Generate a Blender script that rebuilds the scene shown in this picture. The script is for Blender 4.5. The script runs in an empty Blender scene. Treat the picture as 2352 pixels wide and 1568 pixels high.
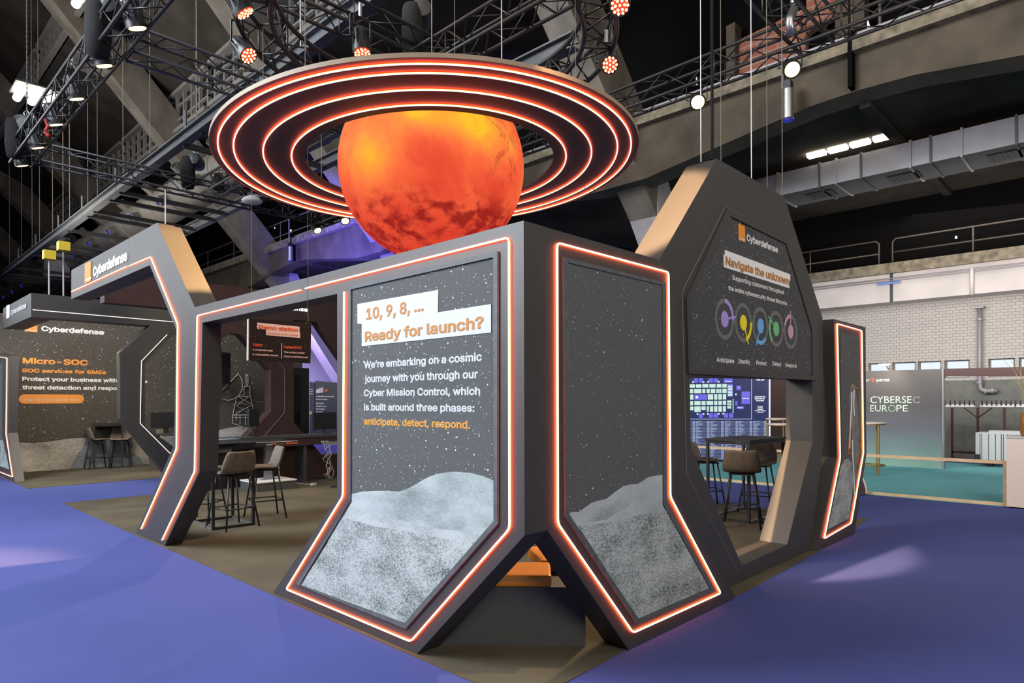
import bpy, bmesh, math, random
from mathutils import Vector, Matrix
from mathutils.geometry import tessellate_polygon
random.seed(7)
S = bpy.context.scene
COL = S.collection

# ------------------------------------------------------------------ camera
F = 1502.0; CX = 1176.0; CY = 919.8; CAM_H = 1.55
YAW = math.radians(43.9); ROLL = 0.0031
fw = Vector((math.cos(YAW), math.sin(YAW), 0)); rt = Vector((math.sin(YAW), -math.cos(YAW), 0)); up = Vector((0, 0, 1))
r2 = rt * math.cos(ROLL) - up * math.sin(ROLL)
u2 = up * math.cos(ROLL) + rt * math.sin(ROLL)
cam = bpy.data.cameras.new('camera'); cam_o = bpy.data.objects.new('camera', cam); COL.objects.link(cam_o)
cam.sensor_fit = 'HORIZONTAL'; cam.sensor_width = 36; cam.lens = F / 2352 * 36
cam.shift_x = 0; cam.shift_y = (CY - 784) / 2352
cam.clip_start = 0.05; cam.clip_end = 300
m = Matrix.Identity(4)
for i in range(3):
    m[i][0] = r2[i]; m[i][1] = u2[i]; m[i][2] = -fw[i]
m[2][3] = CAM_H
cam_o.matrix_world = m
S.camera = cam_o

def ray(x, y): return fw + r2 * ((x - CX) / F) + u2 * (-(y - CY) / F)
def P(ax, v, x, y):
    d = ray(x, y); o = (0, 0, CAM_H)[ax]
    return Vector((0, 0, CAM_H)) + d * ((v - o) / d[ax])
def PX(X, *pts): return [P(0, X, *p) for p in pts]
def PY(Y, *pts): return [P(1, Y, *p) for p in pts]
def PZ(z, *pts): return [P(2, z, *p) for p in pts]
def PD(d, x, y): return Vector((0, 0, CAM_H)) + ray(x, y) * d

# ------------------------------------------------------------------ view, world, lights
S.view_settings.view_transform = 'Standard'; S.view_settings.look = 'None'
S.view_settings.gamma = 1; S.view_settings.exposure = 0.0; S.view_settings.use_curve_mapping = False
S.cycles.max_bounces = 6; S.cycles.diffuse_bounces = 3; S.cycles.glossy_bounces = 3
S.cycles.sample_clamp_indirect = 4.0
S.cycles.use_denoising = True
W = bpy.data.worlds.new('world'); S.world = W; W.use_nodes = True
W.node_tree.nodes['Background'].inputs[0].default_value = (0.64, 0.64, 0.68, 1)
W.node_tree.nodes['Background'].inputs[1].default_value = 0.10

def lamp(name, kind, loc, target, energy, color, size=1.0, sy=None, spot=None, blend=.6):
    l = bpy.data.lights.new(name, kind); o = bpy.data.objects.new(name, l); COL.objects.link(o)
    l.energy = energy; l.color = color
    if kind == 'AREA':
        l.shape = 'RECTANGLE'; l.size = size; l.size_y = sy or size
    else: l.shadow_soft_size = size
    if kind == 'SPOT': l.spot_size = math.radians(spot); l.spot_blend = blend
    o.location = loc
    o.rotation_euler = (Vector(target) - Vector(loc)).to_track_quat('-Z', 'Y').to_euler()
    return o
# area lights for the hall lamps; the fills are unseen, added to brighten
lamp('hall_flood_aisle', 'AREA', (-6, 10, 9), (2.5, 6, 1.6), 4200, (0.86, 0.93, 1.0), 6, 9)
lamp('hall_fill_far', 'AREA', (-9, 25, 7.5), (2.5, 8, 2.0), 1300, (0.86, 0.93, 1.0), 24, 5)  # added to put a sheen on the left stand wall
lamp('hall_fill_near', 'AREA', (-.5, -4.6, 5.8), (3.2, 2.4, .7), 520, (1.0, 0.96, 0.86), 2.5, 2.5)  # added low behind the camera to reach bench and right wall
lamp('hall_flood_side', 'AREA', (6, -4, 9), (10.5, -1, 0), 140, (1.0, 0.93, 0.86), 4, 4)
lamp('hall_fill_counter', 'AREA', (8.0, -2.0, 5.5), (12.0, 1.2, .4), 150, (1.0, 0.92, 0.82), 2, 2)  # added to brighten the cream counter
lamp('hall_fill_gallery', 'AREA', (4, 2, 9.3), (12.5, 3, 7.2), 260, (1.0, 0.85, 0.66), 10, 3)  # added to lift the gallery beam
lamp('hall_fill_roof', 'AREA', (1, 22, 9.5), (7, 22, 15), 900, (1.0, 0.93, 0.82), 4, 16)  # unseen, aimed upward to brighten ribs and roof
lamp('hall_flood_bay', 'AREA', (18.6, 3, 6.7), (17.5, 3.5, 0), 420, (1.0, 0.95, 0.9), 4, 10)
lamp('hall_fill_bay_wall', 'AREA', (15.5, 2, 3.4), (20.5, 2, 4.4), 300, (1.0, 0.93, 0.88), 8, 1.5)  # unseen, set in mid-air to brighten the aisle wall
lamp('micro_fill', 'AREA', (3.7, 14.75, 2.95), (3.9, 17.8, .3), 95, (1.0, 0.86, 0.68), 1.2)  # unseen, tucked under the header to brighten the moon wall
# warm profile spots hung on the rig
lamp('warm_spot_rig_b', 'SPOT', (5.9, 6.2, 6.1), (2.6, 7.15, 2.95), 12500, (1.0, 0.56, 0.22), .12, spot=25)
lamp('warm_spot_rig_a', 'SPOT', (1.9, 3.05, 6.4), (5.0, 2.80, 2.35), 8500, (1.0, 0.62, 0.34), .05, spot=17, blend=.35)
lamp('warm_spot_bench', 'SPOT', (8.95, 4.2, 6.1), (3.0, 3.1, .45), 2600, (1.0, 0.72, 0.42), .12, spot=20)
lamp('warm_spot_floor', 'SPOT', (6.8, 8.6, 6.0), (4.6, 7.8, 0), 1100, (1.0, 0.72, 0.42), .15, spot=75)
lamp('interior_fill', 'SPOT', (5.4, 4.9, 3.2), (7.1, 2.9, 0.3), 260, (1.0, 0.68, 0.36), .1, spot=70)  # added ambient fill inside the stand, below the rig
lamp('warm_spot_back', 'SPOT', (5.2, 12.5, 6.0), (5.3, 13.3, 1.6), 500, (1.0, 0.85, 0.55), .12, spot=70)
lamp('blue_wash', 'SPOT', (9.5, 19, 5.0), (13, 20, 6.9), 4200, (0.12, 0.10, 1.0), .3, spot=110)
lamp('violet_wash', 'SPOT', (12, 26, 5.5), (14, 24, 2.0), 3000, (0.5, 0.38, 1.0), .3, spot=120)
lamp('rig_top_light', 'AREA', (5, 9, 8.6), (5, 9, 6), 60, (1.0, 0.9, 0.8), 5, 9)

# ------------------------------------------------------------------ materials
def newmat(name):
    mt = bpy.data.materials.new(name); mt.use_nodes = True
    return mt, mt.node_tree.nodes, mt.node_tree.links, mt.node_tree.nodes['Principled BSDF']
def mat(name, col, rough=.6, metal=0.0, var=0.0, vscale=6.0, bump=0.0, bscale=60.0, spec=None, stretch=None):
    mt, n, l, b = newmat(name)
    b.inputs['Base Color'].default_value = (*col, 1); b.inputs['Roughness'].default_value = rough; b.inputs['Metallic'].default_value = metal
    if spec is not None: b.inputs['Specular IOR Level'].default_value = spec
    if var or bump:
        tc = n.new('ShaderNodeTexCoord'); src = tc.outputs['Object']
        if stretch:
            mp = n.new('ShaderNodeMapping'); mp.inputs['Scale'].default_value = stretch
            l.new(src, mp.inputs[0]); src = mp.outputs[0]
    if var:
        nz = n.new('ShaderNodeTexNoise'); nz.inputs['Scale'].default_value = vscale; nz.inputs['Detail'].default_value = 6
        rp = n.new('ShaderNodeValToRGB'); e = rp.color_ramp.elements
        e[0].position = .3; e[1].position = .72
        e[0].color = (*[max(0, c * (1 - var)) for c in col], 1); e[1].color = (*[min(1, c * (1 + var)) for c in col], 1)
        l.new(src, nz.inputs['Vector']); l.new(nz.outputs['Fac'], rp.inputs[0]); l.new(rp.outputs[0], b.inputs['Base Color'])
    if bump:
        nb = n.new('ShaderNodeTexNoise'); nb.inputs['Scale'].default_value = bscale; nb.inputs['Detail'].default_value = 4
        bp = n.new('ShaderNodeBump'); bp.inputs['Strength'].default_value = bump; bp.inputs['Distance'].default_value = .02
        l.new(src, nb.inputs['Vector']); l.new(nb.outputs['Fac'], bp.inputs['Height']); l.new(bp.outputs[0], b.inputs['Normal'])
    return mt
def emit(name, col, strength=1.0, base=(0, 0, 0)):
    mt, n, l, b = newmat(name)
    b.inputs['Base Color'].default_value = (*base, 1); b.inputs['Roughness'].default_value = .5
    b.inputs['Emission Color'].default_value = (*col, 1); b.inputs['Emission Strength'].default_value = strength
    return mt
def math_n(n, l, op, a, b_=None, clamp=False):
    k = n.new('ShaderNodeMath'); k.operation = op; k.use_clamp = clamp
    for i, v in enumerate((a, b_)):
        if v is None: continue
        if isinstance(v, (int, float)): k.inputs[i].default_value = v
        else: l.new(v, k.inputs[i])
    return k.outputs[0]
def stars(name, base, star=(.75, .78, .78), amount=1.0, scale=17.0, rough=.5):
    """printed night sky: dark ground with white dots of varied size"""
    mt, n, l, b = newmat(name); b.inputs['Roughness'].default_value = .7; b.inputs['Specular IOR Level'].default_value = .15
    tc = n.new('ShaderNodeTexCoord'); acc = None
    for sc, th in ((scale, .13), (scale * 2.1, .17), (scale * 3.6, .16)):
        v = n.new('ShaderNodeTexVoronoi'); v.inputs['Scale'].default_value = sc
        l.new(tc.outputs['Object'], v.inputs['Vector'])
        sep = n.new('ShaderNodeSeparateColor'); l.new(v.outputs['Color'], sep.inputs[0])
        lim = math_n(n, l, 'MULTIPLY', sep.outputs[0], th * amount)
        d = math_n(n, l, 'SUBTRACT', lim, v.outputs['Distance'])
        d = math_n(n, l, 'MULTIPLY', d, 40, True)
        acc = d if acc is None else math_n(n, l, 'MAXIMUM', acc, d)
    mx = n.new('ShaderNodeMix'); mx.data_type = 'RGBA'
    mx.inputs[6].default_value = (*base, 1); mx.inputs[7].default_value = (*star, 1)
    l.new(acc, mx.inputs[0]); l.new(mx.outputs[2], b.inputs['Base Color'])
    return mt
def moon(name, lo, hi, grain=60.0, big=3.0, contrast=.5, hard=(.35, .62), squash=(1, 1, 2.2)):
    mt, n, l, b = newmat(name); b.inputs['Roughness'].default_value = .6; b.inputs['Specular IOR Level'].default_value = .2
    tc = n.new('ShaderNodeTexCoord'); mp = n.new('ShaderNodeMapping'); mp.inputs['Scale'].default_value = squash
    l.new(tc.outputs['Object'], mp.inputs[0])
    a = n.new('ShaderNodeTexNoise'); a.inputs['Scale'].default_value = grain; a.inputs['Detail'].default_value = 8; a.inputs['Roughness'].default_value = .75
    c = n.new('ShaderNodeTexNoise'); c.inputs['Scale'].default_value = big; c.inputs['Detail'].default_value = 4
    l.new(mp.outputs[0], a.inputs['Vector']); l.new(mp.outputs[0], c.inputs['Vector'])
    s = math_n(n, l, 'ADD', math_n(n, l, 'MULTIPLY', a.outputs['Fac'], contrast), math_n(n, l, 'MULTIPLY', c.outputs['Fac'], 1 - contrast))
    rp = n.new('ShaderNodeValToRGB'); e = rp.color_ramp.elements
    e[0].position, e[1].position = hard; e[0].color = (*lo, 1); e[1].color = (*hi, 1)
    l.new(s, rp.inputs[0]); l.new(rp.outputs[0], b.inputs['Base Color'])
    return mt

M = {}
M['panel'] = mat('charcoal panel paint', (.037, .034, .031), .50, var=.08, vscale=1.5, spec=.6)
M['groove'] = mat('panel joint light edge', (.22, .20, .16), .6)
M['trim'] = mat('poster frame slate', (.085, .088, .092), .6, var=.2, vscale=20)
M['led'] = emit('white hot led core', (1.0, .90, .82), 1.25)
M['glow_ring'] = emit('deep red halo light', (1.0, .042, .005), 38)
M['glow'] = emit('orange red halo light', (1.0, .085, .013), 50)
M['led_small'] = emit('white led line', (1.0, .86, .78), 1.6)
M['sky_l'] = stars('star print slate', (.092, .094, .094), amount=.8)
M['sky_t'] = stars('star print black', (.060, .060, .060), scale=20)
M['sky_w'] = stars('star print wall', (.075, .066, .056), scale=9.5)
M['sky_d'] = stars('star print maroon', (.016, .010, .011), scale=15, amount=.8)
M['moon_hill'] = moon('moon hill print', (.26, .295, .30), (.48, .52, .53), 30, 2.5, .35, (.32, .68))
M['moon_hill2'] = moon('moon hill print shaded', (.16, .19, .185), (.46, .51, .50), 34, 2.2, .35, (.34, .62))
M['moon_ground'] = moon('moon ground print', (.055, .068, .066), (.46, .49, .48), 70, 3.0, .75, (.40, .56), (1, 1, 2.0))
M['moon_plain'] = moon('moon plain print', (.25, .28, .28), (.46, .49, .485), 45, 3.0, .6, (.36, .56), (1, 1, 2.6))
M['moon_warm'] = moon('moon ground print warm', (.13, .12, .11), (.52, .49, .44), 14, 1.3, .5, (.36, .60), (1, 1, 2.2))
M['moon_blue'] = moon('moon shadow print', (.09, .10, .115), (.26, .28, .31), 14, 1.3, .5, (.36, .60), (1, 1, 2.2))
M['white'] = mat('white print', (.52, .52, .52), .5)
M['white_dim'] = mat('white lettering', (.72, .70, .68), .5)
M['orange'] = mat('orange print', (.74, .26, .02), .5)
M['ochre'] = mat('ochre lettering', (.43, .165, .02), .5)
M['amber'] = mat('amber lettering', (.62, .27, .03), .5)
M['pink_white'] = mat('pale label', (.74, .52, .48), .5)
M['red_orange'] = mat('vermilion lettering', (.70, .09, .015), .5)
M['sign_letters'] = emit('backlit white letters', (1, 1, 1), .9, (.8, .8, .8))
M['sign_orange'] = emit('backlit orange square', (1.0, .33, .015), .45, (.30, .11, .01))
M['grey_print'] = mat('grey ring print', (.125, .130, .122), .5)
M['violet'] = mat('violet print', (.36, .25, .62), .5)
M['yellow'] = mat('yellow print', (.78, .62, .01), .5)
M['sky_blue'] = mat('blue print', (.13, .36, .70), .5)
M['green'] = mat('green print', (.14, .45, .17), .5)
M['rose'] = mat('rose print', (.52, .28, .40), .5)
M['black'] = mat('black metal', (.018, .018, .019), .45, spec=.4)
M['truss'] = mat('black truss tube', (.045, .042, .042), .38, .55)
M['steel'] = mat('bare steel', (.42, .42, .43), .35, .9)
M['chain'] = mat('hoist chain', (.20, .19, .17), .5, .6)
M['cable'] = mat('hanging cable', (.16, .135, .10), .7)
M['concrete'] = mat('board marked concrete', (.155, .135, .11), .9, var=.38, vscale=1.6, bump=.3, bscale=7, stretch=(1, 1, .5))
M['concrete_light'] = mat('painted concrete', (.42, .39, .40), .85, var=.1, vscale=2)
M['concrete_dark'] = mat('dark brown concrete', (.050, .044, .037), .9, var=.35, vscale=.8, spec=0)  # one dark mottled tone for soffit, roof slabs and end wall
M['beam'] = mat('brown concrete beam', (.075, .058, .040), .9, var=.4, vscale=1.2, bump=.3, bscale=5)
M['ledge'] = mat('raw concrete ledge', (.18, .15, .105), .95, var=.5, vscale=5, bump=.6, bscale=12)
M['curtain'] = mat('black drape', (.006, .0055, .0055), .95, spec=0)
M['mullion'] = mat('window grid concrete', (.20, .19, .175), .9)
M['roofglass'] = mat('blacked out glazing', (.012, .012, .012), .5)
M['whitewash'] = mat('white washed beam', (.50, .45, .43), .85, var=.12, vscale=1.2)
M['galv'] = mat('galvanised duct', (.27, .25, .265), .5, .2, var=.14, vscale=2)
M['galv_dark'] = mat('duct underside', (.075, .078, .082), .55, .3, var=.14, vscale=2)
M['duct'] = mat('round duct', (.10, .09, .078), .55, .2, var=.15, vscale=1.5)
M['rail'] = mat('rusty railing', (.10, .08, .065), .6, .3)
M['leather'] = mat('taupe leather', (.105, .075, .050), .6, var=.25, vscale=18, bump=.15, bscale=120)
M['leather_grey'] = mat('grey taupe leather', (.150, .120, .090), .6, var=.25, vscale=18, bump=.15, bscale=120)
M['cushion'] = mat('orange vinyl', (.80, .28, .015), .42, var=.05)
M['piping'] = mat('cushion seam', (.55, .40, .22), .6)
M['plinth'] = mat('dark grey board', (.060, .062, .062), .6, var=.08)
M['maroon'] = mat('dark maroon panel', (.050, .020, .017), .6, var=.1)
M['wood'] = mat('pale pine batten', (.66, .46, .26), .6, var=.16, vscale=4, stretch=(1, 1, 8))
M['brass'] = mat('brass frame', (.42, .27, .09), .35, .8)
M['cream'] = mat('cream counter', (.74, .62, .53), .5)
M['plastic_white'] = mat('pale grey laminate', (.50, .52, .51), .5)
M['dark_red'] = mat('dark red steel', (.065, .020, .022), .5, .2)
M['vase'] = mat('amber glazed vase', (.30, .13, .03), .25)
M['twig'] = mat('dry twig', (.50, .36, .14), .8)
M['redlens'] = emit('red led lens', (1.0, .06, .02), 5)
M['warmlens'] = emit('warm lamp lens', (1.0, .66, .28), 4)
M['whitelens'] = emit('white lamp tube', (1.0, .93, .75), 16)
M['blue_glow'] = emit('glowing blue face', (.02, .03, .5), .5)
M['screen_bg'] = emit('navy screen', (.022, .030, .13), .8)
M['screen_mint'] = emit('mint screen cell', (.62, .86, .78), .95)
M['screen_violet'] = emit('violet screen cell', (.16, .15, .82), .95)
M['screen_line'] = emit('pale screen line', (.55, .66, .95), .75)
M['screen_white'] = emit('white screen text', (.9, .92, 1.0), 1.0)
M['daylight'] = emit('daylit window glass', (.72, .82, 1.0), 1.05)
M['daylight_soft'] = emit('daylight gap', (.85, .9, 1.0), 1.2)
M['bluewall'] = mat('violet lit white wall', (.50, .47, .58), .8)  # violet of the wash light tinted into the white
M['tealboard'] = mat('cyber print', (.1, .1, .1), .5)
M['redcloth'] = mat('red safety webbing', (.35, .02, .02), .6)
M['rubber'] = mat('black rubber', (.016, .016, .016), .9, spec=.15)
M['glass_screen'] = mat('monitor glass', (.010, .010, .012), .15)

# carpet (blue loop pile), booth carpet, teal carpet
def carpet(name, c1, c2, blotch, scale=.6):
    mt, n, l, b = newmat(name); b.inputs['Roughness'].default_value = .95; b.inputs['Specular IOR Level'].default_value = .1
    tc = n.new('ShaderNodeTexCoord')
    a = n.new('ShaderNodeTexNoise'); a.inputs['Scale'].default_value = scale; a.inputs['Detail'].default_value = 5
    c = n.new('ShaderNodeTexNoise'); c.inputs['Scale'].default_value = 140; c.inputs['Detail'].default_value = 3
    l.new(tc.outputs['Object'], a.inputs[0]); l.new(tc.outputs['Object'], c.inputs[0])
    s = math_n(n, l, 'ADD', math_n(n, l, 'MULTIPLY', a.outputs['Fac'], blotch), math_n(n, l, 'MULTIPLY', c.outputs['Fac'], 1 - blotch))
    rp = n.new('ShaderNodeValToRGB'); e = rp.color_ramp.elements; e[0].position = .35; e[1].position = .65
    e[0].color = (*c1, 1); e[1].color = (*c2, 1); l.new(s, rp.inputs[0]); l.new(rp.outputs[0], b.inputs['Base Color'])
    bp = n.new('ShaderNodeBump'); bp.inputs['Strength'].default_value = .25; bp.inputs['Distance'].default_value = .004
    l.new(c.outputs['Fac'], bp.inputs['Height']); l.new(bp.outputs[0], b.inputs['Normal'])
    return mt
M['carpet_blue'] = carpet('blue needle felt carpet', (.048, .060, .190), (.066, .080, .255), .5)
M['carpet_brown'] = carpet('brown black carpet', (.062, .052, .036), (.100, .085, .060), .65, 1.2)
M['carpet_teal'] = carpet('teal carpet', (.10, .29, .31), (.14, .37, .39), .5, 1)

def brick_mat(name, c1, c2, mortar, scale, bumpy=.5):
    mt, n, l, b = newmat(name); b.inputs['Roughness'].default_value = .9
    tc = n.new('ShaderNodeTexCoord'); mp = n.new('ShaderNodeMapping'); mp.inputs['Rotation'].default_value = (0, math.pi / 2, 0)
    sp = n.new('ShaderNodeSeparateXYZ'); cb = n.new('ShaderNodeCombineXYZ')
    l.new(tc.outputs['Object'], sp.inputs[0]); l.new(sp.outputs[1], cb.inputs[0]); l.new(sp.outputs[2], cb.inputs[1])
    br = n.new('ShaderNodeTexBrick'); br.inputs['Scale'].default_value = scale; br.inputs['Mortar Size'].default_value = .02
    br.inputs['Color1'].default_value = (*c1, 1); br.inputs['Color2'].default_value = (*c2, 1); br.inputs['Mortar'].default_value = (*mortar, 1)
    l.new(cb.outputs[0], br.inputs['Vector']); l.new(br.outputs['Color'], b.inputs['Base Color'])
    bp = n.new('ShaderNodeBump'); bp.inputs['Strength'].default_value = bumpy; bp.inputs['Distance'].default_value = .03
    l.new(br.outputs['Fac'], bp.inputs['Height']); bp.invert = True; l.new(bp.outputs[0], b.inputs['Normal'])
    return mt
M['brick_white'] = brick_mat('white painted brick', (.46, .42, .39), (.42, .385, .36), (.27, .24, .22), 3.2)
M['brick_red'] = brick_mat('red hollow brick', (.30, .10, .06), (.26, .085, .05), (.30, .24, .20), 1.6)

def planet_mat():
    mt, n, l, b = newmat('lit printed globe')
    tc = n.new('ShaderNodeTexCoord'); sp = n.new('ShaderNodeSeparateXYZ'); l.new(tc.outputs['Object'], sp.inputs[0])
    def noise(sc, det, dist=0.0, off=0.0, sq=(1, 1, 1)):
        mp = n.new('ShaderNodeMapping'); mp.inputs['Location'].default_value = (off, off * .7, off * .3); mp.inputs['Scale'].default_value = sq
        k = n.new('ShaderNodeTexNoise'); k.inputs['Scale'].default_value = sc; k.inputs['Detail'].default_value = det; k.inputs['Distortion'].default_value = dist
        k.inputs['Roughness'].default_value = .62
        l.new(tc.outputs['Object'], mp.inputs[0]); l.new(mp.outputs[0], k.inputs['Vector']); return k.outputs['Fac']
    h = sp.outputs[2]
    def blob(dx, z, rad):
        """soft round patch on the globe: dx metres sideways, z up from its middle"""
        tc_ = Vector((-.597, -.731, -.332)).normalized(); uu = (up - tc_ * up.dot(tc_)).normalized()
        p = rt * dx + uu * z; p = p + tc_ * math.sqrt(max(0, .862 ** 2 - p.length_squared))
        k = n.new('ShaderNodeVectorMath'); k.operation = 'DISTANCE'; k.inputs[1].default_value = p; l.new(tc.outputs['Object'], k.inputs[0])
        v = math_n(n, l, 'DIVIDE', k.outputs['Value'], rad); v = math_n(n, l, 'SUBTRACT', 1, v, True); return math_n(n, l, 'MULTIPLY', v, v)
    t = math_n(n, l, 'ADD', math_n(n, l, 'MULTIPLY', h, .24), .50)  # height gradient puts the ring's light into the globe colour
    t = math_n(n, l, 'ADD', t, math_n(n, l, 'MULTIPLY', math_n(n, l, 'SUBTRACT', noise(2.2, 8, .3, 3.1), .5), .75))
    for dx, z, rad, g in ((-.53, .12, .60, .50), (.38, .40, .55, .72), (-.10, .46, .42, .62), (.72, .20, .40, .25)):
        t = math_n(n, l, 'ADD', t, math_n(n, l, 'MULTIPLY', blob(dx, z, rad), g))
    rp = n.new('ShaderNodeValToRGB'); cr = rp.color_ramp
    cr.elements[0].position = .08; cr.elements[0].color = (.50, .020, .012, 1)
    cr.elements[1].position = 1.0; cr.elements[1].color = (1.0, .55, .025, 1)
    for p, c in ((.25, (.70, .050, .024)), (.42, (.82, .088, .034)), (.56, (.93, .145, .045)), (.72, (1.0, .26, .050)), (.86, (1.0, .40, .035))):
        e = cr.elements.new(p); e.color = (*c, 1)
    l.new(t, rp.inputs[0])
    # dark plains: a ragged belt round the lower third and a branching streak on one shoulder
    belt = math_n(n, l, 'SUBTRACT', .24, math_n(n, l, 'ABSOLUTE', math_n(n, l, 'ADD', h, .62)))
    belt = math_n(n, l, 'ADD', math_n(n, l, 'MULTIPLY', belt, 1.3), math_n(n, l, 'MULTIPLY', math_n(n, l, 'SUBTRACT', noise(6.5, 11, .3, 1.3, (1, 1, 1.4)), .50), 3.4))
    belt = math_n(n, l, 'ADD', belt, math_n(n, l, 'MULTIPLY', blob(.58, -.32, .50), .9))
    belt = math_n(n, l, 'MULTIPLY', belt, 1.8, True)
    belt = math_n(n, l, 'MULTIPLY', belt, math_n(n, l, 'MULTIPLY', math_n(n, l, 'ADD', math_n(n, l, 'MULTIPLY', h, -6), -2.1, True), 1.0), True)
    streak = math_n(n, l, 'SUBTRACT', .035, math_n(n, l, 'ABSOLUTE', math_n(n, l, 'SUBTRACT', noise(2.6, 8, .8, 7.7, (1.0, 1.0, 1.0)), .50)))
    streak = math_n(n, l, 'MULTIPLY', math_n(n, l, 'MULTIPLY', streak, 34, True), math_n(n, l, 'MULTIPLY', blob(.66, .18, .50), 3.0, True), True)
    dk = math_n(n, l, 'MAXIMUM', belt, math_n(n, l, 'MULTIPLY', streak, .5))
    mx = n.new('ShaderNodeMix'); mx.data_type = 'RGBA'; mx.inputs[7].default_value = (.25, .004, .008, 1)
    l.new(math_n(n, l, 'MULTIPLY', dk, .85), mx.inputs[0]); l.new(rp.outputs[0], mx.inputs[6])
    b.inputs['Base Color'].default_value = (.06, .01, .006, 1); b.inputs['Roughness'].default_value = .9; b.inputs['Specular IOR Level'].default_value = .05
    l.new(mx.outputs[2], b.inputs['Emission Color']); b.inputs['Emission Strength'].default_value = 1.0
    return mt
M['planet'] = planet_mat()

def cyber_mat():
    mt, n, l, b = newmat('graded cyber print'); b.inputs['Roughness'].default_value = .5
    tc = n.new('ShaderNodeTexCoord'); sp = n.new('ShaderNodeSeparateXYZ'); l.new(tc.outputs['Object'], sp.inputs[0])
    rp = n.new('ShaderNodeValToRGB'); cr = rp.color_ramp
    cr.elements[0].position = .0; cr.elements[0].color = (.24, .42, .34, 1); cr.elements[1].position = 1; cr.elements[1].color = (.075, .066, .062, 1)
    for p, c in ((.18, (.17, .25, .25)), (.38, (.105, .115, .135)), (.62, (.070, .060, .062))):
        e = cr.elements.new(p); e.color = (*c, 1)
    l.new(math_n(n, l, 'DIVIDE', sp.outputs[2], 2.25), rp.inputs[0]); l.new(rp.outputs[0], b.inputs['Base Color']); return mt
M['cyber'] = cyber_mat()

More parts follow.
